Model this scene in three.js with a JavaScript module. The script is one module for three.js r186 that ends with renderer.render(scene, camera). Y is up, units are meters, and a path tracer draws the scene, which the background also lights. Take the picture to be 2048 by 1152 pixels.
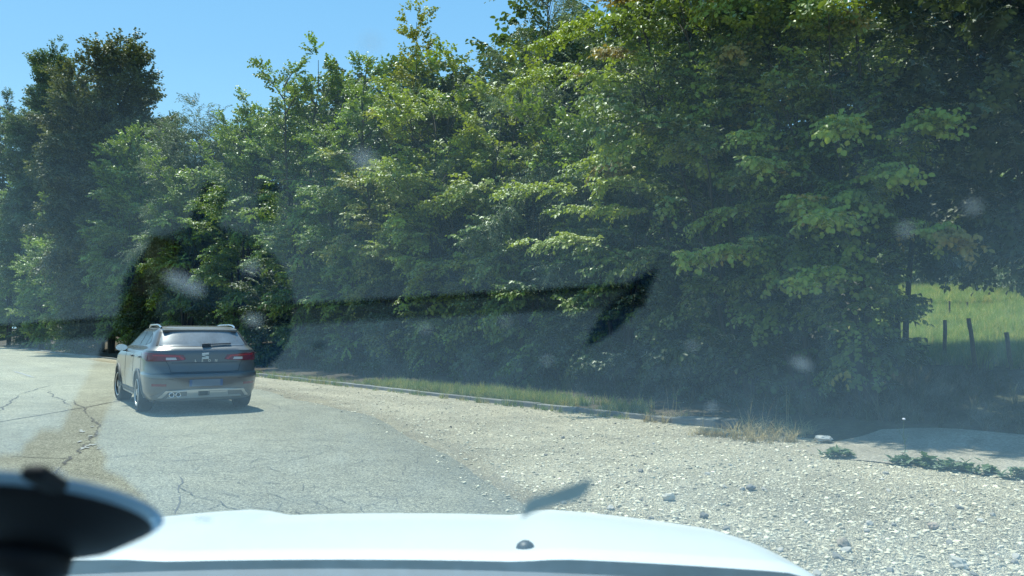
import * as THREE from 'three';
import { ImprovedNoise } from 'three/addons/math/ImprovedNoise.js';
import { mergeGeometries, mergeVertices, toCreasedNormals } from 'three/addons/utils/BufferGeometryUtils.js';
import { RoundedBoxGeometry } from 'three/addons/geometries/RoundedBoxGeometry.js';
import { FontLoader } from 'three/addons/loaders/FontLoader.js';
import { TextGeometry } from 'three/addons/geometries/TextGeometry.js';

// ---------------------------------------------------------------- camera, sky, sun, exposure
const W = 1024, H = 576, EYE = 1.34, PITCH = THREE.MathUtils.degToRad(3.5);
const scene = new THREE.Scene();
const camera = new THREE.PerspectiveCamera(2 * Math.atan(576 / 1490) * 180 / Math.PI, W / H, 0.02, 1500);
camera.rotation.order = 'YXZ';
camera.position.set(0, EYE, 0);
camera.rotation.x = PITCH;
camera.focus = 15;
camera.userData.fStop = 6.5;
scene.add(camera);
const renderer = new THREE.WebGLRenderer({ antialias: true });
renderer.setSize(W, H);
renderer.toneMapping = THREE.LinearToneMapping;
renderer.toneMappingExposure = 1.55;
renderer.shadowMap.enabled = true;

const rad = THREE.MathUtils.degToRad;
const SUN_AZ = rad(-42), SUN_EL = rad(66);                 // azimuth counted from straight ahead, negative to the left
const sunDir = new THREE.Vector3(Math.sin(SUN_AZ) * Math.cos(SUN_EL), Math.sin(SUN_EL), -Math.cos(SUN_AZ) * Math.cos(SUN_EL));
{
  const w = 512, h = 256, d = new Float32Array(w * h * 4);
  for (let j = 0; j < h; j++) for (let i = 0; i < w; i++) {
    const lat = (j + 0.5) / h * Math.PI - Math.PI / 2, lon = ((i + 0.5) / w - 0.5) * 2 * Math.PI;
    const v = [Math.cos(lat) * Math.cos(lon), Math.sin(lat), Math.cos(lat) * Math.sin(lon)];
    const e = Math.max(0, v[1]), mu = v[0] * sunDir.x + v[1] * sunDir.y + v[2] * sunDir.z;
    const t = Math.pow(1 - e, 2.4);
    const aur = 0.35 * Math.pow(Math.max(0, mu), 8) + 0.06 * (1 + mu * mu);
    let c = [0.055 + 0.36 * t + aur * 0.30, 0.245 + 0.44 * t + aur * 0.36, 0.55 + 0.34 * t + aur * 0.34];
    if (v[1] < 0) c = [0.16, 0.18, 0.15];
    const o = (j * w + i) * 4;
    d[o] = c[0]; d[o + 1] = c[1]; d[o + 2] = c[2]; d[o + 3] = 1;
  }
  const sky = new THREE.DataTexture(d, w, h, THREE.RGBAFormat, THREE.FloatType);
  sky.mapping = THREE.EquirectangularReflectionMapping; sky.magFilter = THREE.LinearFilter; sky.needsUpdate = true;
  scene.background = sky; scene.environment = sky;
}
const sun = new THREE.DirectionalLight(new THREE.Color(1, 0.95, 0.86), 5);
sun.position.copy(sunDir).multiplyScalar(120); sun.target.position.set(0, 0, 0);
sun.castShadow = true; sun.shadow.mapSize.set(4096, 4096);
Object.assign(sun.shadow.camera, { left: -70, right: 70, top: 70, bottom: -70, near: 1, far: 300 });
scene.add(sun, sun.target);

// ---------------------------------------------------------------- helpers
const noise = new ImprovedNoise();
function rng(seed) { let a = seed >>> 0; return () => { a = (a + 0x6D2B79F5) | 0; let t = Math.imul(a ^ (a >>> 15), 1 | a); t = (t + Math.imul(t ^ (t >>> 7), 61 | t)) ^ t; return ((t ^ (t >>> 14)) >>> 0) / 4294967296; }; }
const lerp = (a, b, t) => a + (b - a) * t, clamp = (x, a = 0, b = 1) => Math.min(b, Math.max(a, x));
const smooth = (a, b, x) => { const t = clamp((x - a) / (b - a)); return t * t * (3 - 2 * t); };
const V = (x, y, z) => new THREE.Vector3(x, y, z);
const fbm = (x, y, z = 0, o = 4) => { let s = 0, a = 0.5, f = 1; for (let i = 0; i < o; i++) { s += a * noise.noise(x * f, y * f, z + i * 7.3); a *= 0.5; f *= 2.03; } return s; };
const used = new Map();
const numbered = (n) => { const k = used.get(n) ?? 0; used.set(n, k + 1); return k ? n + '_' + String(k).padStart(3, '0') : n; };
function tag(o, label, category, group, kind) { if (label) o.userData.label = label; if (category) o.userData.category = category; if (group) o.userData.group = group; if (kind) o.userData.kind = kind; return o; }
function mesh(name, geo, mat, parent) { const m = new THREE.Mesh(geo, mat); m.name = parent ? name : numbered(name); m.castShadow = m.receiveShadow = true; (parent ?? scene).add(m); return m; }
function base(name, pos, turn = 0) { const g = new THREE.Group(); g.name = numbered(name); g.position.copy(pos); g.rotation.y = turn; scene.add(g); return g; }
const std = (r, g, b, rough = 0.8, extra = {}) => { const m = new THREE.MeshPhysicalMaterial({ roughness: rough, metalness: 0, ...extra }); m.color.setRGB(r, g, b); return m; };
const merge = (a) => mergeGeometries(a.map((g) => { const h = g.index ? g.toNonIndexed() : g.clone(); for (const k of Object.keys(h.attributes)) if (!['position', 'normal', 'uv'].includes(k)) h.deleteAttribute(k); if (!h.attributes.uv) h.setAttribute('uv', new THREE.BufferAttribute(new Float32Array(h.attributes.position.count * 2), 2)); return h; }));

// the road's own axes: s along the road (away, to the left), n across it (towards the hedge)
const RA = rad(40), ux = -Math.sin(RA), uz = -Math.cos(RA), nx = Math.cos(RA), nz = -Math.sin(RA);
const P = (s, n, y = 0) => V(s * ux + n * nx, y, s * uz + n * nz);
const toSN = (x, z) => [x * ux + z * uz, x * nx + z * nz];
// measured places: where a sight line of the survey photograph meets the level ground
function G(px, py) { const z = EYE * 1490 / (py - 667); return [(px - 1024) / 1490 * z, -z]; }
const GS = (px, py) => toSN(...G(px, py));
function curve(pts, x) { if (x <= pts[0][0]) return pts[0][1]; for (let i = 1; i < pts.length; i++) if (x <= pts[i][0]) return lerp(pts[i - 1][1], pts[i][1], smooth(0, 1, (x - pts[i - 1][0]) / (pts[i][0] - pts[i - 1][0])) * 0.4 + 0.6 * (x - pts[i - 1][0]) / (pts[i][0] - pts[i - 1][0])); return pts.at(-1)[1]; }
const KERB = 9.05;
const edgePts = [[-14, -1], [-6, 0.6], [0, 2.35], [4.03, 3.75], [7.5, 5.0], [10.9, 6.09], [18.3, 6.96], [30, 7.7], [50, 8.2], [100, 8.5], [200, 8.7]];
const roadEdge = (s) => curve(edgePts, s) + 0.10 * fbm(s * 0.9, 3.1) + 0.05 * fbm(s * 5, 8.2);
function terrain(s, n) {
  const up = Math.max(0, n - 10.2);
  const far = up < 40 ? up * 0.11 : 4.4 + (up - 40) * 0.2;
  return far * smooth(0, 5, up) + (n > 9.3 ? smooth(9.3, 11, n) * (0.10 + 0.16 * fbm(s * 0.35, n * 0.35)) : 0) + (n > 30 ? 1.2 * fbm(s * 0.03, n * 0.03, 4) : 0);
}
function sheet(sv, nv, height, color, uvScale) {
  const p = [], uv = [], c = [], idx = [];
  for (const s of sv) for (let j = 0; j < nv.length; j++) {
    const n = typeof nv[j] === 'function' ? nv[j](s) : nv[j], q = P(s, n, height(s, n));
    p.push(q.x, q.y, q.z); uv.push(s / uvScale, n / uvScale); if (color) c.push(...color(s, n));
  }
  const m = nv.length;
  for (let i = 0; i < sv.length - 1; i++) for (let j = 0; j < m - 1; j++) { const a = i * m + j; idx.push(a, a + m, a + 1, a + 1, a + m, a + m + 1); }
  const g = new THREE.BufferGeometry();
  g.setAttribute('position', new THREE.Float32BufferAttribute(p, 3)); g.setAttribute('uv', new THREE.Float32BufferAttribute(uv, 2));
  if (color) g.setAttribute('color', new THREE.Float32BufferAttribute(c, 3));
  g.setIndex(idx); g.computeVertexNormals();
  if (g.attributes.normal.getY(0) < 0) { for (let i = 0; i < idx.length; i += 3) [idx[i], idx[i + 1]] = [idx[i + 1], idx[i]]; g.setIndex(idx); g.computeVertexNormals(); }
  return g;
}
const range = (a, b, st) => { const o = []; for (let x = a; x < b - 1e-6; x += st) o.push(x); o.push(b); return o; };
const graded = (list) => list.flatMap(([a, b, st], i) => { const r = range(a, b, st); return i ? r.slice(1) : r; });

// ---------------------------------------------------------------- textures (tileable)
function tileNoise(n, cells, seed) {                      // value noise that wraps
  const r = rng(seed), g = Float32Array.from({ length: cells * cells }, r), o = new Float32Array(n * n);
  for (let y = 0; y < n; y++) for (let x = 0; x < n; x++) {
    const fx = x / n * cells, fy = y / n * cells, x0 = Math.floor(fx), y0 = Math.floor(fy), tx = smooth(0, 1, fx - x0), ty = smooth(0, 1, fy - y0);
    const at = (a, b) => g[(b % cells) * cells + a % cells];
    o[y * n + x] = lerp(lerp(at(x0, y0), at(x0 + 1, y0), tx), lerp(at(x0, y0 + 1), at(x0 + 1, y0 + 1), tx), ty);
  }
  return o;
}
function voronoi(n, cells, seed) {                        // [distance to nearest, id of nearest, border distance]
  const r = rng(seed), pts = Float32Array.from({ length: cells * cells * 3 }, r), d = new Float32Array(n * n), id = new Float32Array(n * n), bd = new Float32Array(n * n);
  for (let y = 0; y < n; y++) for (let x = 0; x < n; x++) {
    const fx = x / n * cells, fy = y / n * cells, cx = Math.floor(fx), cy = Math.floor(fy); let b = 9, b2 = 9, bi = 0;
    for (let j = -1; j <= 1; j++) for (let i = -1; i <= 1; i++) {
      const k = (((cy + j + cells) % cells) * cells + (cx + i + cells) % cells) * 3, dx = cx + i + pts[k] - fx, dy = cy + j + pts[k + 1] - fy, q = Math.hypot(dx, dy);
      if (q < b) { b2 = b; b = q; bi = pts[k + 2]; } else if (q < b2) b2 = q;
    }
    d[y * n + x] = b; id[y * n + x] = bi; bd[y * n + x] = b2 - b;
  }
  return [d, id, bd];
}
function tex(n, f, srgb) {
  const d = new Uint8Array(n * n * 4);
  for (let i = 0; i < n * n; i++) { const c = f(i); for (let k = 0; k < 3; k++) d[i * 4 + k] = Math.round(255 * clamp(Array.isArray(c) ? c[k] : c)); d[i * 4 + 3] = 255; }
  const t = new THREE.DataTexture(d, n, n); t.wrapS = t.wrapT = THREE.RepeatWrapping; t.magFilter = THREE.LinearFilter; t.minFilter = THREE.LinearMipmapLinearFilter; t.generateMipmaps = true; t.needsUpdate = true;
  return t;
}
let asphaltMap, asphaltBump, gravelMap, gravelBump, soilMap, soilBump, grainBump, grimeMap;
{
  const n = 1024, [vd, vi, vb] = voronoi(n, 150, 3), [wd, wi] = voronoi(n, 70, 9), a = tileNoise(n, 8, 1), b = tileNoise(n, 32, 2), c = tileNoise(n, 256, 4);
  asphaltMap = tex(n, (i) => {
    const chip = vb[i] > 0.12 ? 0.55 + 0.75 * vi[i] : 0.42, t = 0.64 * Math.pow(chip, 1.35) * (0.85 + 0.2 * a[i] + 0.15 * b[i]) * (0.85 + 0.3 * c[i]) * (wi[i] > 0.93 && wd[i] < 0.4 ? 1.35 : 1) * (wi[i] < 0.06 && wd[i] < 0.4 ? 0.5 : 1);
    return [t, t * 0.985, t * 0.93];
  });
  asphaltBump = tex(n, (i) => clamp(vb[i] * 2.2) * (0.5 + 0.5 * vi[i]) * 0.8 + 0.2 * c[i]);
  const [gd, gi, gb] = voronoi(n, 60, 21), [hd, hi, hb] = voronoi(n, 130, 22);
  gravelMap = tex(n, (i) => {
    const big = gi[i] > 0.45 && gb[i] > 0.10, t = (big ? 0.62 + 0.38 * ((gi[i] * 7.3) % 1) : hb[i] > 0.1 ? 0.50 + 0.36 * hi[i] : 0.40) * (0.82 + 0.22 * a[i] + 0.12 * b[i]), w = big ? (gi[i] * 13.7) % 1 : hi[i];
    return [t * (1 + 0.04 * w), t * 0.99, t * (0.90 + 0.07 * w)];
  });
  gravelBump = tex(n, (i) => gi[i] > 0.45 ? clamp(0.35 + gb[i] * 1.4) : 0.5 * clamp(hb[i] * 2));
  const [sd, si, sb] = voronoi(n, 48, 31);
  soilMap = tex(n, (i) => { const t = (0.55 + 0.5 * a[i] * b[i] + 0.25 * c[i]) * (0.7 + 0.5 * si[i]); return [t, t * 0.93, t * 0.78]; });
  soilBump = tex(n, (i) => 0.5 * b[i] + 0.3 * si[i] + 0.2 * c[i]);
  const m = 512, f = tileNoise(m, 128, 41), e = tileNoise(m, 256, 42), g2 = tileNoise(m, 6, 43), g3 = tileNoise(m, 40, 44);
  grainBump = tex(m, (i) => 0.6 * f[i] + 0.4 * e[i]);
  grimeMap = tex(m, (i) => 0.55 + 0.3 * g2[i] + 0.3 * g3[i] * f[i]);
}

// ---------------------------------------------------------------- ground
const GREEN = [0.072, 0.115, 0.026], SOIL = [0.075, 0.06, 0.042];
const matGround = std(1, 1, 1, 0.95, { map: soilMap, bumpMap: soilBump, bumpScale: 0.03, vertexColors: true });
const meadowMask = (s, n) => smooth(15.0, 17.5, n + 2.2 * fbm(s * 0.2, n * 0.2)) * smooth(8.5, 6.2, s - 0.38 * (n - 15));
const gGround = sheet(graded([[-320, -60, 20], [-60, -12, 3], [-12, 30, 0.6], [30, 90, 2], [90, 400, 20]]), graded([[-320, -40, 20], [-40, -4, 3], [-4, 8.6, 1.4], [8.6, 24, 0.5], [24, 60, 2], [60, 480, 20]]),
  (s, n) => -0.03 + terrain(s, n), (s, n) => {
    const g = n > 60 || n < -8 ? 1 : meadowMask(s, n), k = 0.85 + 0.5 * fbm(s * 0.6, n * 0.6), dry = clamp(0.5 + 1.3 * fbm(s * 0.25, n * 0.25, 9));
    return [0, 1, 2].map((i) => 1.15 * k * lerp(lerp(lerp(SOIL[i], [0.05, 0.07, 0.03][i], smooth(8, 5, s) * 0.9), [0.14, 0.115, 0.07][i], 0.35 * dry), lerp(GREEN[i] * 2.4, [0.34, 0.33, 0.10][i], 0.35 * dry), g));
  }, 1.6);
tag(mesh('ground', gGround, matGround), 'rising earth and meadow ground behind the roadside trees', 'ground', null, 'structure');

const matGravel = std(0.82, 0.73, 0.535, 0.95, { map: gravelMap, bumpMap: gravelBump, bumpScale: 0.02, vertexColors: true });
const gravelY = (s, n) => 0.012 * fbm(s * 1.4, n * 1.4, 2) + 0.02 * fbm(s * 0.35, n * 0.35, 5);
tag(mesh('gravel_shoulder', sheet(graded([[-16, 26, 0.3], [26, 60, 1], [60, 160, 4]]), [(s) => roadEdge(s) - 0.6, ...range(0.02, 0.98, 0.04).map((t) => (s) => lerp(roadEdge(s) - 0.3, KERB, t)), (s) => KERB + 0.05],
  gravelY, (s, n) => { const k = 0.88 + 0.25 * fbm(s * 0.12, n * 1.7, 14) + 0.45 * fbm(s * 0.5, n * 0.8, 1) + 0.1 * fbm(s * 4, n * 4, 3), e = smooth(0.0, 1.0, n - roadEdge(s)), far = smooth(12, 30, s); const q = k * lerp(0.72, 1, e) * lerp(1, 1.1, far); return [q, q * lerp(0.975, 1, e), q * lerp(0.92, 1, e)]; }, 0.95), matGravel), 'pale loose limestone gravel shoulder between road and kerb', 'gravel', null, 'structure');

const matAsphalt = std(0.435, 0.425, 0.335, 0.9, { map: asphaltMap, bumpMap: asphaltBump, bumpScale: 0.006, vertexColors: true });
const roadY = (s, n) => 0.022 + 0.02 * fbm(s * 0.3, n * 0.3, 5) - 0.018 * smooth(0.35, 0, roadEdge(s) - n);
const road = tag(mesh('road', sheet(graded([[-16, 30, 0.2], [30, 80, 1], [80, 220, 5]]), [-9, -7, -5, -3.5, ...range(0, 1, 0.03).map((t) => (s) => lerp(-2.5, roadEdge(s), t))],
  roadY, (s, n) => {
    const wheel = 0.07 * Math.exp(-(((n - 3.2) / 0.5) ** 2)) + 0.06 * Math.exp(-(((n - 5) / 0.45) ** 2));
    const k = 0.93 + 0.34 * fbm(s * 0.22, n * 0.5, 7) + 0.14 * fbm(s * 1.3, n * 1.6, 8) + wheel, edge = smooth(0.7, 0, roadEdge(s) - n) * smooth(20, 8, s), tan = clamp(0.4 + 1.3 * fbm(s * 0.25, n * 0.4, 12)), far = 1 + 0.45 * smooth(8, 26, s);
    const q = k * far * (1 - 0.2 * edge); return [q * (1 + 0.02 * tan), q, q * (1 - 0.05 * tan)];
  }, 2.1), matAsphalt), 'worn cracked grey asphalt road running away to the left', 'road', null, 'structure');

// cracks, seams and worn paint as thin strips that lie on the asphalt
function strip(pts, width, lift, r, taper = true) {
  const p = [], idx = []; const N = pts.length;
  for (let i = 0; i < N; i++) {
    const a = pts[Math.max(0, i - 1)], b = pts[Math.min(N - 1, i + 1)], dx = b[0] - a[0], dy = b[1] - a[1], l = Math.hypot(dx, dy) || 1;
    const w = width * (taper ? Math.min(1, 4 * Math.min(i + 0.15, N - 1 - i + 0.15) / N) : 1) * (0.6 + 0.8 * r());
    for (const k of [-0.5, 0.5]) { const s = pts[i][0] - dy / l * w * k, n = pts[i][1] + dx / l * w * k, q = P(s, n, roadY(s, n) + lift); p.push(q.x, q.y, q.z); }
    if (i) { const o = (i - 1) * 2; idx.push(o, o + 1, o + 2, o + 1, o + 3, o + 2); }
  }
  const g = new THREE.BufferGeometry(); g.setAttribute('position', new THREE.Float32BufferAttribute(p, 3)); g.setIndex(idx); g.computeVertexNormals();
  if (g.attributes.normal.getY(0) < 0) { const ix = g.index.array; for (let i = 0; i < ix.length; i += 3) { const t = ix[i]; ix[i] = ix[i + 1]; ix[i + 1] = t; } g.computeVertexNormals(); }
  return g;
}
function wander(a, b, amp, step, r) {
  const L = Math.hypot(b[0] - a[0], b[1] - a[1]), N = Math.max(3, Math.round(L / step)), o = [], k = r() * 100;
  for (let i = 0; i <= N; i++) { const t = i / N, w = Math.min(1, 6 * Math.min(t, 1 - t)); const q = amp * w * (fbm(t * L * 1.3, k) * 2 + 0.5 * fbm(t * L * 6, k + 5)) ; const dx = (b[0] - a[0]) / L, dy = (b[1] - a[1]) / L; o.push([lerp(a[0], b[0], t) - dy * q + (r() - 0.5) * 0.015, lerp(a[1], b[1], t) + dx * q + (r() - 0.5) * 0.015]); }
  return o;
}
{
  const r = rng(77), cracks = [], seams = [], paint = [];
  const line = (list, w, amp, out = cracks, lift = 0.005) => { for (let i = 1; i < list.length; i++) out.push(strip(wander(GS(...list[i - 1]), GS(...list[i]), amp, 0.06, r), w, lift, r, out !== seams)); };
  line([[0, 847], [130, 824], [250, 802]], 0.03, 0.03, seams);
  line([[30, 742], [75, 757]], 0.10, 0.02, paint, 0.009);
  line([[150, 800], [185, 832], [205, 860], [190, 885], [165, 910], [135, 935], [90, 975]], 0.024, 0.10);
  line([[95, 780], [150, 815]], 0.022, 0.08); line([[0, 830], [45, 790], [110, 770]], 0.026, 0.1); line([[0, 912], [200, 922], [330, 905]], 0.012, 0.06);
  line([[370, 950], [372, 990], [360, 1030]], 0.014, 0.05); line([[340, 905], [470, 880], [620, 884], [720, 870]], 0.008, 0.06); line([[350, 925], [465, 918]], 0.010, 0.04);
  line([[0, 880], [130, 868], [250, 872]], 0.010, 0.06); line([[300, 880], [420, 866], [560, 858]], 0.007, 0.05); line([[180, 965], [330, 945], [460, 950]], 0.008, 0.05);
  for (let i = 0; i < 14; i++) { const x = 168 + 42 * r(), y = 855 + 50 * r(); line([[x, y], [x - 9 + 18 * r(), y + 12 * r() - 4]], 0.04, 0.05, paint, 0.009); }
  // alligator cracking near the right of the lane
  for (let i = 0; i < 120; i++) {
    const x = 380 + 560 * r(), y = 860 + 175 * r(), [s, n] = GS(x, y); if (n > roadEdge(s) - 0.25) continue;
    const a = r() * 6.28, L = 0.12 + 0.4 * r(); cracks.push(strip(wander([s, n], [s + Math.cos(a) * L, n + Math.sin(a) * L], 0.07, 0.04, r), 0.004 + 0.007 * r() * r(), 0.005 + 0.0004 * (i % 6), r));
  }
  for (let i = 0; i < 40; i++) { const s = -2 + 26 * r(), n = 0.5 + 6 * r(); if (n > roadEdge(s) - 0.3) continue; const a = (r() < 0.5 ? 0 : 1.5) + (r() - 0.5) * 0.9, L = 0.6 + 1.6 * r(); cracks.push(strip(wander([s, n], [s + Math.cos(a) * L, Math.min(n + Math.sin(a) * L, roadEdge(s) - 0.2)], 0.12, 0.06, r), 0.004 + 0.006 * r(), 0.008 + 0.0003 * (i % 9), r)); }
  mesh('crack', merge(cracks), std(0.10, 0.096, 0.088, 1), road).userData.kind = 'stuff';
  mesh('seam', merge(seams), std(0.07, 0.068, 0.066, 1), road);
  tag(mesh('worn_paint', merge(paint), std(0.30, 0.30, 0.28, 0.9), road), null, null, null, 'stuff');
}

// side pavement at the right
const pavEdge = (s) => 7.9 + 0.28 * fbm(s * 0.5, 2.2) + 0.06 * fbm(s * 4, 1.2);
tag(mesh('pavement', sheet(range(-16, 4.6, 0.2), range(0, 1, 0.05).map((t) => (s) => lerp(pavEdge(s), 10.9, t)), (s, n) => 0.03 + 0.02 * fbm(s * 0.6, n * 0.6, 3) + 0.06 * smooth(9.6, 10.9, n) - 0.03 * smooth(3.6, 4.6, s) - 0.018 * smooth(pavEdge(s) + 0.2, pavEdge(s), n),
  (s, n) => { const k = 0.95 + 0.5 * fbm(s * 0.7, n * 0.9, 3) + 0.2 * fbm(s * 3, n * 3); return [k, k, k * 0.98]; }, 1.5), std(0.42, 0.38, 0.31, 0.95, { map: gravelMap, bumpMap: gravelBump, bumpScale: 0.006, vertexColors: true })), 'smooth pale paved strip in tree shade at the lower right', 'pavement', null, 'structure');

// kerb: one stone after another
{
  const kerb = base('kerb', P(0, 0)); tag(kerb, 'low weathered concrete kerb between gravel and grass verge', 'kerb', null, 'structure');
  const r = rng(5), mats = [0.27, 0.32, 0.22].map((k) => std(k, k * 0.97, k * 0.89, 0.92, { bumpMap: grainBump, bumpScale: 0.01, map: grimeMap }));
  const block = (L, w, h) => { const g = new RoundedBoxGeometry(L, h, w, 2, 0.012), a = g.attributes.position; for (let i = 0; i < a.count; i++) { const k = 0.006; a.setXYZ(i, a.getX(i) + k * fbm(a.getX(i) * 9, a.getY(i) * 9), a.getY(i) + 0.014 * fbm(a.getX(i) * 5, a.getZ(i) * 9, L), a.getZ(i) + k * fbm(a.getZ(i) * 11, a.getX(i) * 7)); } g.computeVertexNormals(); return g; };
  const shapes = [block(0.985, 0.13, 0.22), block(0.98, 0.135, 0.22), block(0.987, 0.13, 0.215)];
  for (let i = 0; i < 70; i++) {
    const s = 7.6 + i, b = mesh(i ? 'kerb_stone_' + String(i).padStart(3, '0') : 'kerb_stone', shapes[i % 3], mats[Math.floor(r() * 3)], kerb);
    b.position.copy(P(s, KERB + 0.075 + 0.012 * (r() - 0.5), -0.028 - 0.03 * r() * r())); b.rotation.y = RA + Math.PI / 2 + (r() - 0.5) * 0.012; b.rotation.z = (r() - 0.5) * 0.012;
  }
  const broken = mesh('kerb_stone_070', block(0.7, 0.3, 0.2), mats[1], kerb); broken.position.copy(P(6.75, KERB + 0.2, 0)); broken.rotation.set(0.04, RA + Math.PI / 2 + 0.16, -0.05);
  const bit = mesh('kerb_stone_071', block(0.3, 0.22, 0.18), mats[0], kerb); bit.position.copy(P(6.35, KERB + 0.42, 0)); bit.rotation.set(-0.1, RA + 0.5, 0.08);
}

// loose stones
function rock(seed, detail, flat = 0.6) {
  const g = mergeVertices(new THREE.IcosahedronGeometry(1, detail).deleteAttribute('uv').deleteAttribute('normal')), a = g.attributes.position, v = V();
  for (let i = 0; i < a.count; i++) { v.fromBufferAttribute(a, i); const k = 0.78 + 0.75 * fbm(v.x * 1.1 + seed * 3.7, v.y * 1.1, v.z * 1.1 + seed) + 0.25 * fbm(v.x * 3 + seed, v.y * 3, v.z * 3); a.setXYZ(i, v.x * k * 1.15, v.y * k * flat, v.z * k * 0.9); }
  return toCreasedNormals(g, 0.5);
}
{
  const r = rng(15), m = new THREE.Matrix4(), q = new THREE.Quaternion(), e = new THREE.Euler(), matStone = std(0.64, 0.57, 0.43, 0.9, { bumpMap: grainBump, bumpScale: 0.004 }), col = new THREE.Color();
  const put = (inst, i, s, n, size, y) => { e.set(r() * 0.7 - 0.35, r() * 6.28, r() * 0.7 - 0.35); m.compose(P(s, n, y + size * 0.18), q.setFromEuler(e), V(size * (0.8 + 0.5 * r()), size * (0.6 + 0.5 * r()), size * (0.8 + 0.4 * r()))); inst.setMatrixAt(i, m); const k = Math.pow(r(), 0.6) * 0.85 + 0.35 - (r() < 0.12 ? 0.35 : 0), w = r() * 0.06; inst.setColorAt(i, col.setRGB(k + w * 0.5, k, k * (0.97 - w))); };
  for (let t = 0; t < 3; t++) {
    const N = 26000, inst = new THREE.InstancedMesh(rock(t + 1, 0), matStone, N); inst.name = numbered('loose_gravel'); inst.castShadow = inst.receiveShadow = true;
    for (let i = 0; i < N; i++) {
      let s, n, d;
      do { const z = 3.2 + 20 * Math.pow(r(), 1.7), x = z * (-0.5 + 1.25 * r()); [s, n] = toSN(x, -z); d = n - roadEdge(s); } while (d < -0.25 || n > KERB - 0.05 + (s < 4.6 ? -0.9 : 0) || (d < 0.25 && r() > 0.18 + 0.8 * Math.max(0, d)));
      const big = Math.pow(r(), 14); put(inst, i, s, n, 0.0032 + 0.005 * r() + 0.021 * big, gravelY(s, n) + (d < 0 ? 0.02 : 0));
    }
    scene.add(inst); tag(inst, 'small pale limestone chippings scattered over the shoulder', 'gravel', null, 'stuff');
  }
  // single larger rocks that one can point at
  const big = [[1332, 994, 0.075, 'pale lump of rock lying alone on the gravel, near the shadow-free middle'], [1675, 1084, 0.07, 'brownish rock on gravel, lower right, darker than its neighbours'], [1852, 1050, 0.06, 'reddish grey pebble sized rock on gravel below the paved strip'], [1897, 1123, 0.075, 'light grey rock at the bottom right corner of the gravel'], [1495, 975, 0.06, 'dark bluish rock on bright gravel below the dry grass'], [1402, 1028, 0.05, 'small dark rock on gravel straight below the bluish rock']];
  big.forEach(([x, y, k, label], i) => { const p = G(x, y), o = mesh('rock', rock(40 + i, 2, 0.7), std(...[[0.46, 0.41, 0.33], [0.26, 0.21, 0.16], [0.34, 0.26, 0.20], [0.46, 0.42, 0.35], [0.19, 0.18, 0.17], [0.17, 0.155, 0.135]][i], 0.9, { bumpMap: grainBump, bumpScale: 0.004 })); o.position.set(p[0], k * 0.3, p[1]); o.scale.setScalar(k * 0.8); o.rotation.y = i * 1.7; tag(o, label, 'rock', 'single rocks on the gravel'); });
  const flat = mesh('rock', rock(60, 2, 0.4), std(0.45, 0.43, 0.39, 0.9)); { const p = G(1640, 882); flat.position.set(p[0], 0.05, p[1]); flat.scale.setScalar(0.12); } tag(flat, 'flat pale rock at the tip of the dry grass patch', 'rock', 'single rocks on the gravel');
  const shapes = [70, 71, 72, 73].map((k) => rock(k, 1, 0.65)), tints = [0.5, 0.4, 0.3, 0.2].map((k) => std(k, k * 0.91, k * 0.78, 0.9));
  let left = 44; while (left > 0) { const x = 1000 + 1040 * r(), y = 860 + 285 * r(), p = G(x, y), [s, n] = toSN(...p); if (n < roadEdge(s) + 0.2 || n > 7.6) continue; left--; const o = mesh('loose_stone', shapes[left % 4], tints[Math.floor(r() * 4)]), k = 0.022 + 0.018 * r(); o.position.set(p[0], gravelY(s, n) + k * 0.25, p[1]); o.scale.setScalar(k); o.rotation.set(r() * 0.4, r() * 6, r() * 0.4); tag(o, 'fist sized loose stone lying on the limestone gravel', 'stone', 'loose fist sized stones on the gravel'); }
}

// ---------------------------------------------------------------- grass and weeds
function bladeGeo(n, len, spread, seed, width = 0.006) {
  const r = rng(seed), p = [], idx = [];
  for (let i = 0; i < n; i++) {
    const a = r() * 6.28, l = len * (0.5 + 0.6 * r()), lean = spread * (0.2 + r()), bx = (r() - 0.5) * 0.08, bz = (r() - 0.5) * 0.08, cx = Math.cos(a), cz = Math.sin(a), o = p.length / 3, w = width * (0.7 + 0.6 * r());
    for (let k = 0; k <= 3; k++) { const t = k / 3, out = lean * l * t * t, y = l * (t - 0.28 * lean * t * t), ww = w * (1 - t * 0.9); p.push(bx + cx * out - cz * ww, y, bz + cz * out + cx * ww, bx + cx * out + cz * ww, y, bz + cz * out - cx * ww); if (k) { const b = o + (k - 1) * 2; idx.push(b, b + 1, b + 2, b + 1, b + 3, b + 2); } }
  }
  const g = new THREE.BufferGeometry(); g.setAttribute('position', new THREE.Float32BufferAttribute(p, 3)); g.setIndex(idx); g.computeVertexNormals(); return g;
}
const leafy = (r, g, b, extra = {}) => std(r, g, b, 0.78, { transmission: 0.52, thickness: 0, ior: 1.4, side: THREE.DoubleSide, ...extra });
const matGrass = leafy(0.17, 0.25, 0.045), matDry = leafy(0.40, 0.31, 0.13, { transmission: 0.2 });
const inst0 = { m: new THREE.Matrix4(), q: new THREE.Quaternion(), e: new THREE.Euler(), c: new THREE.Color() };
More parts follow.
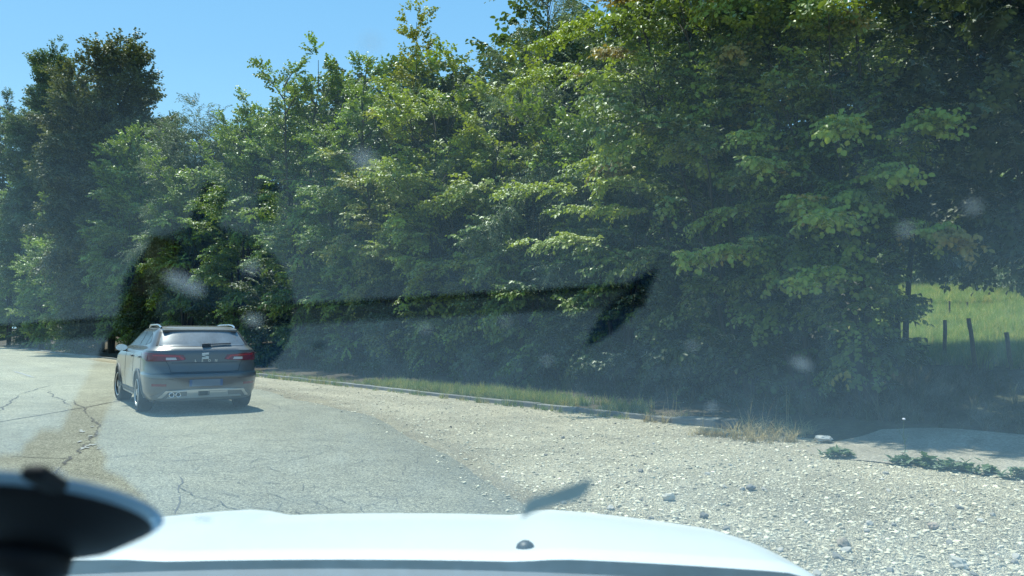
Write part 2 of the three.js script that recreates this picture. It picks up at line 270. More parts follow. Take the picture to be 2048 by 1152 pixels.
function scatter(name, geo, mat, N, where, label, seed, parent) {
  const r = rng(seed), inst = new THREE.InstancedMesh(geo, mat, N); inst.name = parent ? name : numbered(name); inst.castShadow = inst.receiveShadow = true;
  for (let i = 0; i < N; i++) { const [s, n, y, k, c] = where(r); inst0.e.set((r() - 0.5) * 0.3, r() * 6.28, (r() - 0.5) * 0.3); inst.setMatrixAt(i, inst0.m.compose(P(s, n, y), inst0.q.setFromEuler(inst0.e), V(k, k * (0.8 + 0.5 * r()), k))); inst.setColorAt(i, inst0.c.setRGB(...c)); }
  (parent ?? scene).add(inst); tag(inst, label, parent ? null : 'grass', null, 'stuff'); return inst;
}
const tuftGeo = bladeGeo(14, 0.2, 0.7, 1), longGeo = bladeGeo(16, 0.34, 0.9, 2, 0.005);
const gtone = (r, dry) => { const k = 0.75 + 0.5 * r(), d = r() < dry ? 1 : 0; return [k * (1 + 1.6 * d), k * (1 + 0.55 * d), k * (1 + 1.2 * d)]; };
scatter('verge_grass', tuftGeo, matGrass, 3600, (r) => { let s, n; do { s = 8.3 + 8.6 * r(); n = 9.24 + 1.15 * r() * r() + 0.05; } while (fbm(s * 0.9, n * 1.2) < -0.14 + 0.4 * r() - 0.2 * smooth(9, 12, s)); return [s, n, terrain(s, n) - 0.04, 0.7 + 0.65 * r(), gtone(r, 0.34)]; }, 'sunlit green and straw coloured grass along the kerb verge', 101);
scatter('verge_grass', tuftGeo, matGrass, 700, (r) => { const s = r() < 0.35 ? 7.6 + 10 * r() : 17.5 + 14 * r() * (0.3 + 0.7 * r()), n = (r() < 0.4 ? 8.88 + 0.06 * r() : 9.25 + 0.8 * r() * r()); return [s, n, terrain(s, n) - 0.03, 0.5 + 0.5 * r(), gtone(r, 0.35)]; }, 'sparse grass clumps on the kerb beyond the grey car', 102);
scatter('meadow_grass', longGeo, matGrass, 30000, (r) => { let s, n; do { const z = 9 + 34 * r(), x = z * (0.42 + 0.36 * r()); [s, n] = toSN(x, -z); } while (n < 14 || n > 44 || r() > meadowMask(s, n)); return [s, n, terrain(s, n) - 0.06, 0.6 + 0.5 * r(), gtone(r, 0.22).map((c) => c * 1.35)]; }, 'bright sunlit meadow grass on the slope beyond the fence posts', 103);
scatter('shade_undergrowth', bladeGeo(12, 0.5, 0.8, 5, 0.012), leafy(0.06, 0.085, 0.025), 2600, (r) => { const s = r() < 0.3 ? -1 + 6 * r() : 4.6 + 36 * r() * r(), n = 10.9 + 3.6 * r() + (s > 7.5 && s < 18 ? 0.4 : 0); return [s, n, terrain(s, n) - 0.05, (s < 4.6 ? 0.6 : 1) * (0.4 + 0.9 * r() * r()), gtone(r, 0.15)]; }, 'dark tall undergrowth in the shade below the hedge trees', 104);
// dry tufts, each one a thing
[[1330, 842, 0.85, 'straw coloured grass tuft behind the broken kerb end'], [1408, 868, 0.6, 'thin dry grass tuft in half shade right of the broken kerb'], [1495, 872, 1.0, 'largest golden dry grass tuft beside the gravel edge'], [1540, 880, 0.75, 'low dry grass tuft in front of the flat pale rock'], [1572, 866, 0.95, 'upright golden grass tuft at the end of the dry patch']].forEach(([x, y, k, label], i) => {
  const p = G(x, y), g = base('dry_grass_tuft', V(p[0], 0.0, p[1])); tag(g, label, 'grass tuft', 'dry grass tufts at the gravel edge');
  const r = rng(300 + i), parts = []; for (let j = 0; j < 22; j++) { const b = bladeGeo(16, (0.14 + 0.26 * r()) * k, 1.5, 310 + i * 40 + j, 0.0035); const a = r() * 6.28, d = 0.34 * Math.sqrt(r()) * k; b.rotateY(r() * 6); b.translate(Math.cos(a) * d * 1.25, -0.01, Math.sin(a) * d * 0.8); parts.push(b); }
  mesh('blades', merge(parts), matDry, g);
  for (let j = 0; j < 5; j++) { const b = bladeGeo(1, 0.75 * k, 0.3, 500 + i * 9 + j, 0.004); b.translate((r() - 0.5) * 0.4 * k, 0, (r() - 0.5) * 0.3 * k); mesh('stalk', b, matDry, g); }
});

// ---------------------------------------------------------------- foliage sprays
function leafShape(kind) {                                 // flat outline in x (width), z (length, from 0 to 1), folded along the midrib
  if (kind === 'round') return [[0, 0], [0.30, 0.16], [0.46, 0.45], [0.34, 0.78], [0, 1.02]];
  if (kind === 'narrow') return [[0, 0], [0.13, 0.3], [0.14, 0.6], [0, 1]];
  return [[0, 0], [0.42, 0.12], [0.30, 0.36], [0.52, 0.62], [0.22, 0.72], [0, 1.05]];   // lobed
}
function addLeaf(p, idx, kind, size, mtx, cup) {
  const half = leafShape(kind), n = half.length, o = p.length / 3, v = V(), put = (x, z) => { v.set(x * size, Math.abs(x) * cup * size - 0.28 * z * z * size, z * size).applyMatrix4(mtx); p.push(v.x, v.y, v.z); };
  for (const [x, z] of half) put(x, z);
  for (let i = 1; i < n - 1; i++) put(-half[i][0], half[i][1]);
  const L = (i) => (i === 0 ? o : i === n - 1 ? o + n - 1 : o + n + i - 1);
  for (let i = 1; i < n - 1; i++) idx.push(o, o + i, o + i + 1);
  for (let i = 1; i < n - 1; i++) idx.push(o, L(i + 1), L(i));
}
function spray({ kind, size, length, leaves, twigs, droop, seed }) {
  const r = rng(seed), p = [], idx = [], m = new THREE.Matrix4(), q = new THREE.Quaternion(), q2 = new THREE.Quaternion(), e = new THREE.Euler();
  for (let t = 0; t < twigs; t++) {
    const az = t === 0 ? 0 : (t % 2 ? 1 : -1) * (0.45 + 0.35 * r()), L = length * (t === 0 ? 1 : 0.55 + 0.3 * r()), z0 = t === 0 ? 0 : length * 0.2 * t / twigs * 2.2, tilt = (r() - 0.4) * 0.8;
    const at = (k) => V(Math.sin(az) * L * k, tilt * L * k - droop * L * k * k, z0 + Math.cos(az) * L * k);
    for (let k = 0; k < 3; k++) { const a = at(k / 3), b = at((k + 1) / 3), o = p.length / 3, w = 0.004; p.push(a.x - w, a.y, a.z, a.x + w, a.y, a.z, b.x, b.y, b.z); idx.push(o, o + 1, o + 2); }
    for (let i = 0; i < leaves; i++) {
      const k = (i + 0.6 + 0.4 * r()) / leaves, side = i === leaves - 1 ? 0 : i % 2 ? 1 : -1, c = at(k);
      e.set(0.2 + droop * k * 0.9 + 1.3 * (r() - 0.45), az + side * (0.7 + 0.7 * r()), side * 0.35 * r() + (r() - 0.5) * 1.4, 'YXZ');
      m.compose(c, q.setFromEuler(e), V(1, 1, 1)); addLeaf(p, idx, kind, size * (0.7 + 0.55 * r()), m, 0.18 + 0.2 * r());
    }
  }
  const g = new THREE.BufferGeometry(); g.setAttribute('position', new THREE.Float32BufferAttribute(p, 3)); g.setIndex(idx); g.computeVertexNormals(); return g;
}
const SPECIES = {
  hazel: { geo: [1, 2].map((k) => spray({ kind: 'round', size: 0.078, length: 0.42, leaves: 9, twigs: 3, droop: 0.3, seed: k })), mat: leafy(0.195, 0.280, 0.028, { clearcoat: 0.6, clearcoatRoughness: 0.32 }), bark: [0.13, 0.11, 0.085] },
  lime: { geo: [3, 4].map((k) => spray({ kind: 'round', size: 0.082, length: 0.44, leaves: 8, twigs: 3, droop: 0.45, seed: k })), mat: leafy(0.215, 0.285, 0.028, { clearcoat: 0.5, clearcoatRoughness: 0.36 }), bark: [0.12, 0.105, 0.09] },
  maple: { geo: [5, 6].map((k) => spray({ kind: 'lobed', size: 0.105, length: 0.55, leaves: 8, twigs: 4, droop: 0.25, seed: k })), mat: leafy(0.095, 0.125, 0.034, { clearcoat: 0.5, clearcoatRoughness: 0.36 }), bark: [0.09, 0.08, 0.065] },
  willow: { geo: [7, 8].map((k) => spray({ kind: 'narrow', size: 0.09, length: 0.6, leaves: 15, twigs: 4, droop: 0.55, seed: k })), mat: leafy(0.145, 0.190, 0.080, { clearcoat: 0.4, clearcoatRoughness: 0.3 }), bark: [0.15, 0.13, 0.11] },
};
function tube(pts, r0, r1, seg) {
  const p = [], nn = [], idx = [], N = pts.length; const up = V(0.31, 0.2, 0.93);
  for (let i = 0; i < N; i++) {
    const d = pts[Math.min(N - 1, i + 1)].clone().sub(pts[Math.max(0, i - 1)]).normalize(), a = d.clone().cross(up).normalize(), b = d.clone().cross(a), r = lerp(r0, r1, i / (N - 1));
    for (let k = 0; k < seg; k++) { const t = k / seg * 6.2832, v = a.clone().multiplyScalar(Math.cos(t)).addScaledVector(b, Math.sin(t)); p.push(pts[i].x + v.x * r, pts[i].y + v.y * r, pts[i].z + v.z * r); nn.push(v.x, v.y, v.z); }
    if (i) for (let k = 0; k < seg; k++) { const a0 = (i - 1) * seg + k, a1 = (i - 1) * seg + (k + 1) % seg; idx.push(a0, a1, a0 + seg, a1, a1 + seg, a0 + seg); }
  }
  const g = new THREE.BufferGeometry(); g.setAttribute('position', new THREE.Float32BufferAttribute(p, 3)); g.setAttribute('normal', new THREE.Float32BufferAttribute(nn, 3)); g.setIndex(idx); return g;
}
let leafCount = 0;
function tree(o) {
  const { s, n, height: fullHeight, radius, stems = 5, kind, seed, label, group, name = 'tree', category = 'tree', low = 0.10, density = 1, tone = [1, 1, 1], scale = 1, lean = 0, dead = 0, tip = 0.42, foot = 0.3, dome = false, gap = 0, shoots = 0 } = o;
  const height = fullHeight * 0.91, r = rng(seed * 977 + 13), sp = SPECIES[kind], y0 = terrain(s, n) - 0.1, pos = P(s, n, y0), g = base(name, pos); tag(g, label, category, group);
  const wood = [], list = [], toRoad = V(-nx, 0, -nz), tan = V(), side = V();
  const profile = dome ? (t) => Math.sqrt(Math.max(0.02, 1 - ((t - 0.58) / 0.44) ** 2)) : (t) => (t < 0.45 ? lerp(foot, 1, smooth(0.06, 0.5, t)) : Math.pow(clamp((1 - t) / 0.55), tip) * 0.97 + 0.03);
  for (let k = 0; k < stems; k++) {
    const a = k * 2.4 + r(), out = dome ? radius * (0.2 + 0.35 * r()) : radius * (0.12 + 0.42 * r()), h = height * (k === 0 ? 1 : 0.62 + 0.36 * r()), br = (0.02 + 0.012 * height) * (stems > 2 ? 0.55 : 1) * (0.7 + 0.5 * r()), wob = r() * 50;
    const at = (t) => V(Math.cos(a) * (0.12 + out * Math.pow(t, 1.4)) + 0.5 * fbm(t * 3, wob) * t * radius * 0.4, h * t, Math.sin(a) * (0.12 + out * Math.pow(t, 1.4)) + 0.5 * fbm(t * 3, wob + 20) * t * radius * 0.4).addScaledVector(toRoad, lean * t * radius);
    wood.push(tube(range(0, 1, 0.1).map(at), br, br * 0.12, 6));
    const nb = Math.round(h * (stems > 2 ? 2.3 : 4.4) * (stems > 2 ? 5 / Math.max(4, stems) : 1) * density);
    for (let j = 0; j < nb; j++) {
      const t = low + (1 - low) * (j + r()) / nb, hh = h * t / height, c = at(t), az = j * 2.399 + r() * 0.8 + k, lump = 0.55 + 0.9 * fbm(Math.cos(az) * 1.3 + seed, Math.sin(az) * 1.3, t * 3.1) + 0.6 * r();
      const R = radius * profile(hh) * lump * (stems > 2 ? 0.78 : 1), L = Math.max(0.5, R), dir = V(Math.cos(az), 0, Math.sin(az)), rise = lerp(0.3, 1.4, Math.pow(hh, 1.4)) + 0.9 * (r() - 0.5), droop = lerp(0.6, 0.2, hh) * (0.5 + r());
      const bp = (u) => c.clone().addScaledVector(dir, L * u * lerp(1, 0.62, hh * hh)).add(V(0, L * (rise * u - droop * u * u * 1.1), 0));
      if (L > 0.8) wood.push(tube([bp(0), bp(0.33), bp(0.66), bp(1)], br * 0.28, 0.006, 4));
      const ns = Math.max(2, Math.round(L / (0.082 * scale)));
      for (let i = 0; i < ns; i++) {
        const u = 0.22 + 0.78 * (i + r()) / ns, q = bp(u); tan.copy(bp(u + 0.05)).sub(q).normalize(); side.set(-dir.z, 0, dir.x);
        const sd = (i % 2 ? 1 : -1) * (0.25 + 0.75 * r()) * (u > 0.93 ? 0.2 : 1); tan.addScaledVector(side, sd).normalize();
        q.addScaledVector(side, sd * 0.28 * scale); q.y += (r() - 0.5) * 0.3 * scale; if (fbm((q.x + pos.x) * 0.5, (q.y + pos.y) * 0.62, (q.z + pos.z) * 0.5, 3) < -0.085 + gap + 0.08 * (r() - 0.5) - 0.12 * smooth(0.5, 0.95, hh)) continue; list.push([q, tan.clone(), u, hh]);
      }
    }
  }
  for (let k = 0; k < shoots; k++) {                       // long outer shoots past the crown, leaf colour brightened to look sunlit
    const t = 0.2 + 0.72 * (k + r()) / shoots, a = (r() - 0.5) * 2.2, dir = V(-nx, 0, -nz).applyAxisAngle(V(0, 1, 0), a), hh = t, L = radius * (1.1 + 0.5 * r()), c = V(0, height * t, 0), rise = 0.45 + 0.5 * r(), brown = r() < 0.07;
    const bp = (u) => c.clone().addScaledVector(dir, L * u).add(V(0, L * (rise * u - 0.5 * u * u), 0)); wood.push(tube([bp(0), bp(0.33), bp(0.66), bp(1)], 0.018, 0.004, 4)); side.set(-dir.z, 0, dir.x);
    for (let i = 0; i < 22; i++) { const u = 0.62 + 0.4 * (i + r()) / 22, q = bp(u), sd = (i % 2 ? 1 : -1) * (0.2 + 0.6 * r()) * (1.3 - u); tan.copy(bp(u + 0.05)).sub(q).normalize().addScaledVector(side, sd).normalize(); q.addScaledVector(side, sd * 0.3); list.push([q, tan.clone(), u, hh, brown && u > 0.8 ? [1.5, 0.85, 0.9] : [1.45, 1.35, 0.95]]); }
  }
  list.sort((a, b) => (a[0].x * 7.13 % 1) - (b[0].x * 7.13 % 1));
  const N = list.length, half = Math.ceil(N / 2), zx = V(), yy = V(), xx = V();
  const big = merge(wood);
  const bm = std(...sp.bark.map((c) => c * 0.45), 0.95, { map: soilMap, bumpMap: soilBump, bumpScale: 0.01 }); mesh('trunk', big, bm, g);
  for (let v = 0; v < 2; v++) {
    const from = v * half, cnt = Math.min(N, from + half) - from; if (cnt <= 0) continue;
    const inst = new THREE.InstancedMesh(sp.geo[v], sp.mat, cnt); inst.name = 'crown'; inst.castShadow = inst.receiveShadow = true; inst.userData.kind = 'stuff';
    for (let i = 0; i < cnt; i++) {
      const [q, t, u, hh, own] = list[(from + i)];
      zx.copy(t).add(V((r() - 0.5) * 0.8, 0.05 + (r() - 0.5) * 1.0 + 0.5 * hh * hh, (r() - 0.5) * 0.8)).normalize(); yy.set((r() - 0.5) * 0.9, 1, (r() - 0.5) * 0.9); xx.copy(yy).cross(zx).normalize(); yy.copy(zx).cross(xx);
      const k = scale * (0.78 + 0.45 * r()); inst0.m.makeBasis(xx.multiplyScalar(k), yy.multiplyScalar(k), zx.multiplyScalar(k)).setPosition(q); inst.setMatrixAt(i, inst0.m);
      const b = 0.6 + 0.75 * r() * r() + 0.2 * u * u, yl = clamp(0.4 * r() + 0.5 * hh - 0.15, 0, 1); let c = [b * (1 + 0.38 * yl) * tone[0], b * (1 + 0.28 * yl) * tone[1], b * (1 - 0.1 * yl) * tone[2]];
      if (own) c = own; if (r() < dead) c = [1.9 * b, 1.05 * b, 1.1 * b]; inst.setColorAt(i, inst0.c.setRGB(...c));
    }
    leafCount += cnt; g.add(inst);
  }
  return g;
}
// trees: where a photo column px meets the line n, and how high the crown stands there
function place(px, n, pyTop) { const k = (px - 1024) / 1490, z = n / (k * nx - nz), [s] = toSN(k * z, -z); return { s, n, height: (667 - pyTop) / 1490 * z + EYE - terrain(s, n) }; }
const HEDGE = 'trees of the roadside hedge';
[
  // px, n, top, radius, species, stems, options
  [-70, 10.6, 10, 4.4, 'maple', 4, { dome: true, label: 'tall dark tree cut off by the left edge, top against the sky', tone: [1.3, 1.1, 0.9], scale: 1.6, density: 1.3, gap: -0.15, foot: 0.6 }],
  [75, 11.6, 80, 4.8, 'maple', 4, { dome: true, label: 'tall bluish green tree left of the dark brown tinged tree', tone: [1.1, 1.25, 1.0], scale: 1.6, density: 1.4, gap: -0.2 }],
  [205, 11.2, 72, 4.2, 'maple', 4, { dome: true, label: 'dark brown tinged tree with feathery top against the sky at left', tone: [1.15, 0.98, 0.8], scale: 1.5, density: 1.5, gap: -0.2, low: 0.16 }],
  [20, 10.4, 345, 3.2, 'hazel', 7, { foot: 0.7, label: 'pale hazel shrub at the far left beside the road', tone: [1.2, 1.2, 1.4], scale: 1.5 }],
  [150, 10.4, 320, 3.2, 'hazel', 7, { foot: 0.55, label: 'rounded hazel below the dark brown tinged tree', tone: [1.1, 1.1, 1.2], scale: 1.5 }],
  [85, 9.9, 400, 2.4, 'hazel', 7, { label: 'low pale hazel nearest the road below the bluish green tree', tone: [1.2, 1.2, 1.3], scale: 1.4, foot: 0.7 }],
  [225, 11.2, 330, 2.4, 'hazel', 7, { label: 'pale hazel left of the grey car with a sloping right side', tone: [1.15, 1.15, 1.2], scale: 1.3, foot: 0.1 }],
  [265, 11.6, 225, 3.2, 'hazel', 7, { foot: 0.12, label: 'hazel with sloping top right of the dark tinged tree', scale: 1.35 }],
  [375, 12.8, 170, 3.1, 'willow', 6, { density: 1.4, gap: -0.1, label: 'thin feathery grey green tree at the dip of the treeline', scale: 1.3, tip: 0.75 }],
  [375, 12.3, 255, 2.7, 'hazel', 7, { foot: 0.08, label: 'bright hazel directly behind the roof of the grey car', scale: 1.2 }],
  [480, 12.4, 150, 2.7, 'hazel', 6, { foot: 0.12, label: 'hazel at the right shoulder of the treeline dip', scale: 1.1 }],
  [600, 12.2, 50, 2.7, 'hazel', 6, { label: 'tall hazel with rounded top right of the sky gap', scale: 1.05 }],
  [700, 12.4, 40, 2.5, 'hazel', 6, { label: 'hazel with drooping layered sprays left of the pointed tops', tone: [1.1, 1.1, 1] }],
  [785, 12.6, -40, 2.3, 'lime', 4, { label: 'slender tree with two pointed tops against the sky', tone: [1.35, 1.1, 1], tip: 0.9 }],
  [870, 12.3, 55, 2.4, 'lime', 5, { label: 'yellow green lime with sunlit crown near the middle', tone: [1.25, 1.2, 0.9] }],
  [960, 12.3, 100, 2.2, 'lime', 5, { label: 'lime with bright yellow sprays below the tall willow', tone: [1.3, 1.2, 0.8] }],
  [1060, 15.5, -140, 3.4, 'willow', 3, { label: 'tall airy willow with narrow leaves and sky gaps', scale: 1.1, density: 0.8 }],
  [1060, 12.3, 200, 2.1, 'hazel', 6, { label: 'hazel with grey green sprays below the willow' }],
  [1190, 13.4, -90, 3.0, 'willow', 4, { label: 'silvery green willow right of the tall airy one', tone: [1.15, 1.15, 1.2] }],
  [1240, 12.3, 140, 2.0, 'hazel', 6, { label: 'hazel left of the limes darkened for shade, pale sprays hanging low', tone: [1.1, 1.1, 1.1] }],
  [1370, 12.4, -160, 2.4, 'lime', 4, { scale: 0.76, shoots: 9, label: 'lime with leaf colour darkened for shade and few brightened sprays right of centre', tone: [0.62, 0.68, 0.68] }],  // from here the limes carry shade in a lowered leaf tone
  [1490, 12.0, -130, 2.1, 'lime', 4, { scale: 0.76, shoots: 12, label: 'lime with leaf colour darkened for shade and long hanging yellow green twig on its left side', tone: [0.68, 0.74, 0.65], lean: 0.9, dead: 0.006 }],
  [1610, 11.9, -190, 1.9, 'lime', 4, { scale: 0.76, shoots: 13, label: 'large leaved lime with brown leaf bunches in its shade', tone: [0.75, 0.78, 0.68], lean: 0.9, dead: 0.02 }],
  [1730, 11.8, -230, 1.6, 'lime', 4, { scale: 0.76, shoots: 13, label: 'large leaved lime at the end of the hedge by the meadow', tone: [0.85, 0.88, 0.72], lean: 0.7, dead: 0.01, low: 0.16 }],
  [1795, 16.0, -190, 2.9, 'maple', 3, { label: 'dark dense maple behind the last lime, leaning over the meadow edge', tone: [0.8, 0.9, 0.8], low: 0.42, dome: true, gap: -0.15, density: 1.4 }],
  [2140, 13.2, -240, 3.3, 'maple', 3, { label: 'dark maple arching over the meadow with sky holes', tone: [0.8, 0.9, 0.8], low: 0.42, dome: true, gap: -0.15, density: 1.3 }],
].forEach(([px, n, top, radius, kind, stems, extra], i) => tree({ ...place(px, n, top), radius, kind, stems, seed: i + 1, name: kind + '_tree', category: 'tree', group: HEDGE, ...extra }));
// second row, seen through the gaps; shade is put into the leaf tone
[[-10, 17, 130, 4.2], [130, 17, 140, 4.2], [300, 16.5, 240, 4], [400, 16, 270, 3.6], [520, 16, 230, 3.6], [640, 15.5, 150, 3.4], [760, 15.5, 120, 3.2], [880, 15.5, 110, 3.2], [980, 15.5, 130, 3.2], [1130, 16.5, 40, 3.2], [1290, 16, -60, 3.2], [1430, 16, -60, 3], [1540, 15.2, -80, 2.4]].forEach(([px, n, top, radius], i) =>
  tree({ ...place(px, n, top), radius, kind: ['hazel', 'lime', 'maple'][i % 3], stems: 3, seed: 60 + i, scale: 1.55, density: 0.85, tone: [0.42, 0.48, 0.48], gap: -0.1, name: 'inner_tree', group: 'second row of trees inside the hedge', label: 'tree of the second row with leaf colour darkened for shade, half hidden behind the hedge' }));
// a third row higher up the slope closes the view between the stems, leaf tone darkened as shade
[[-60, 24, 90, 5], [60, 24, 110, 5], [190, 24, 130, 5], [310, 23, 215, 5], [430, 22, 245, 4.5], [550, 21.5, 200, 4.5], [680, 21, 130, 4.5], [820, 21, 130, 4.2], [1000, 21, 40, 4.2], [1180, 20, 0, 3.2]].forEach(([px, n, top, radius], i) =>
  tree({ ...place(px, n, top), radius, kind: ['lime', 'hazel'][i % 2], stems: 4, seed: 160 + i, scale: 2.3, density: 0.8, foot: 0.85, low: 0.02, gap: -0.2, tone: [0.4, 0.46, 0.46], name: 'back_tree', group: 'third row of trees up the slope', label: 'tree of the third row with leaf colour darkened for shade, seen only through gaps in the hedge' }));
// bushes at the foot of the hedge, their shade painted by a low leaf tone
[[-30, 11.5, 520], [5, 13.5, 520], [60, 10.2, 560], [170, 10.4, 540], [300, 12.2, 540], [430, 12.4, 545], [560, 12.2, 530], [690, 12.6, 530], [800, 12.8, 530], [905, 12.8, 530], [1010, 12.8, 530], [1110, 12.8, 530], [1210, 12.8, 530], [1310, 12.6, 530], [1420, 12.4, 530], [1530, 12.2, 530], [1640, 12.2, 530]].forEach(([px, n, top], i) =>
  tree({ ...place(px, n, top), radius: 1.6, kind: i % 3 ? 'hazel' : 'lime', stems: 7, seed: 90 + i, low: 0.03, density: 1.5, foot: 0.8, gap: -0.15, tone: [0.36, 0.42, 0.42], name: 'bush', category: 'bush', group: 'low bushes at the foot of the hedge', label: 'low bush with leaf colour darkened for shade at the foot of the hedge' }));
// beyond the meadow
[[1890, 44, 120, 6], [1990, 41, 80, 5.5], [2100, 42, 60, 6], [2260, 34, 100, 6], [1960, 60, 40, 7]].forEach(([px, n, top, radius], i) =>
  tree({ ...place(px, n, top), radius, kind: i % 2 ? 'willow' : 'lime', stems: 3, seed: 130 + i, scale: 2.2, density: 0.9, gap: -0.25, foot: 0.95, low: 0.02, tone: [0.85, 0.95, 0.85], name: 'far_tree', group: 'trees beyond the meadow', label: ['light green tree beyond the meadow, partly behind the last lime', 'pale green tree beyond the meadow at the right edge', 'tree beyond the meadow outside the right edge', 'tree right of the meadow outside the right edge', 'tall tree standing farthest up beyond the meadow'][i] }));

// ---------------------------------------------------------------- fence posts by the meadow
{
  const wood = std(0.16, 0.14, 0.12, 0.95, { map: soilMap, bumpMap: soilBump, bumpScale: 0.008 });
  const list = [[1948, 722, 636, -0.09, 'nearer leaning wooden fence post at the edge of the meadow shade'], [2021, 716, 664, -0.12, 'second leaning wooden fence post close to the right edge'], [1886, 705, 640, 0.03, 'upright fence post among twigs at the left end of the meadow'], [1899, 640, 602, 0.02, 'thin fence post on the meadow crest, left one'], [1935, 632, 604, 0.01, 'thin fence post on the meadow crest, right one']];
  const depth = [14.2, 13.6, 15.5, 24, 26];
  list.forEach(([x, yb, yt, tilt, label], i) => {
    const z = depth[i], k = (x - 1024) / 1490, X = k * z, [s, n] = toSN(X, -z), y = terrain(s, n), h = EYE + (667 - yt) / 1490 * z - y, g = base('fence_post', V(X, y - 0.2, -z)); g.rotation.z = -tilt; tag(g, label, 'fence post', 'wooden fence posts by the meadow');
    const rr = i < 3 ? 0.042 : 0.03, c = new THREE.CylinderGeometry(rr * 0.85, rr, h + 0.2, 9, 8), a = c.attributes.position; c.translate(0, (h + 0.2) / 2, 0);
    for (let j = 0; j < a.count; j++) { const q = 1 + 0.5 * fbm(a.getX(j) * 12, a.getY(j) * 3, a.getZ(j) * 12 + i); a.setX(j, a.getX(j) * q + 0.03 * fbm(a.getY(j) * 2, i)); a.setZ(j, a.getZ(j) * q); } c.computeVertexNormals(); mesh('post', c, wood, g);
  });
}
// weeds on the paved strip
{
  const r = rng(8), matW = leafy(0.08, 0.15, 0.04);
  const weed = (px, py, n, size, label, name = 'weed') => {
    const p = G(px, py), g = base(name, V(p[0], 0.015, p[1])); tag(g, label, 'weed', 'weeds along the paved strip'); const P2 = [], idx = [], m = new THREE.Matrix4(), q = new THREE.Quaternion(), e = new THREE.Euler();
    for (let i = 0; i < n; i++) { const a = r() * 6.28, d = size * Math.pow(r(), 0.8) * (0.5 + 0.5 * Math.abs(Math.sin(a * 2.5))); e.set(-0.1 - 0.9 * r(), r() * 6.28, 0, 'YXZ'); m.compose(V(Math.cos(a) * d * 1.7, 0.005 + 0.13 * r() * r() * (1.15 - d / size), Math.sin(a) * d * 0.7), q.setFromEuler(e), V(1, 1, 1)); addLeaf(P2, idx, i % 2 ? 'lobed' : 'narrow', 0.05 + 0.06 * r(), m, 0.2); }
    const geo = new THREE.BufferGeometry(); geo.setAttribute('position', new THREE.Float32BufferAttribute(P2, 3)); geo.setIndex(idx); geo.computeVertexNormals(); mesh('leaves', geo, matW, g); return g;
  };
  weed(1668, 912, 90, 0.120, 'flat green weed at the end of the dry grass patch');
  const tall = weed(1798, 926, 72, 0.112, 'tall thin weed with a pale flower head in front of the tree shade');
  const stalk = [tube([V(0, 0, 0), V(0.02, 0.15, 0), V(0.0, 0.32, 0.01), V(0.015, 0.44, 0)], 0.005, 0.002, 5), tube([V(0.01, 0.2, 0), V(0.06, 0.3, 0)], 0.003, 0.002, 4), tube([V(0.01, 0.24, 0), V(-0.05, 0.36, 0.01)], 0.003, 0.002, 4)]; mesh('stem', merge(stalk), matW, tall);
  const fl = new THREE.SphereGeometry(0.016, 8, 6); fl.scale(1, 0.7, 1); fl.translate(0.015, 0.45, 0); mesh('flower', fl, std(0.7, 0.66, 0.72, 0.9), tall);
  weed(1850, 931, 72, 0.150, 'low weeds in a row right of the tall flowering weed'); weed(1905, 938, 72, 0.135, 'low green weed midway along the paved edge'); weed(1960, 945, 36, 0.112, 'sparse reddish weed near the right end of the paved edge'); weed(2020, 954, 42, 0.105, 'small weed at the right edge of the photo by the pavement');
}
console.log('sprays', leafCount);

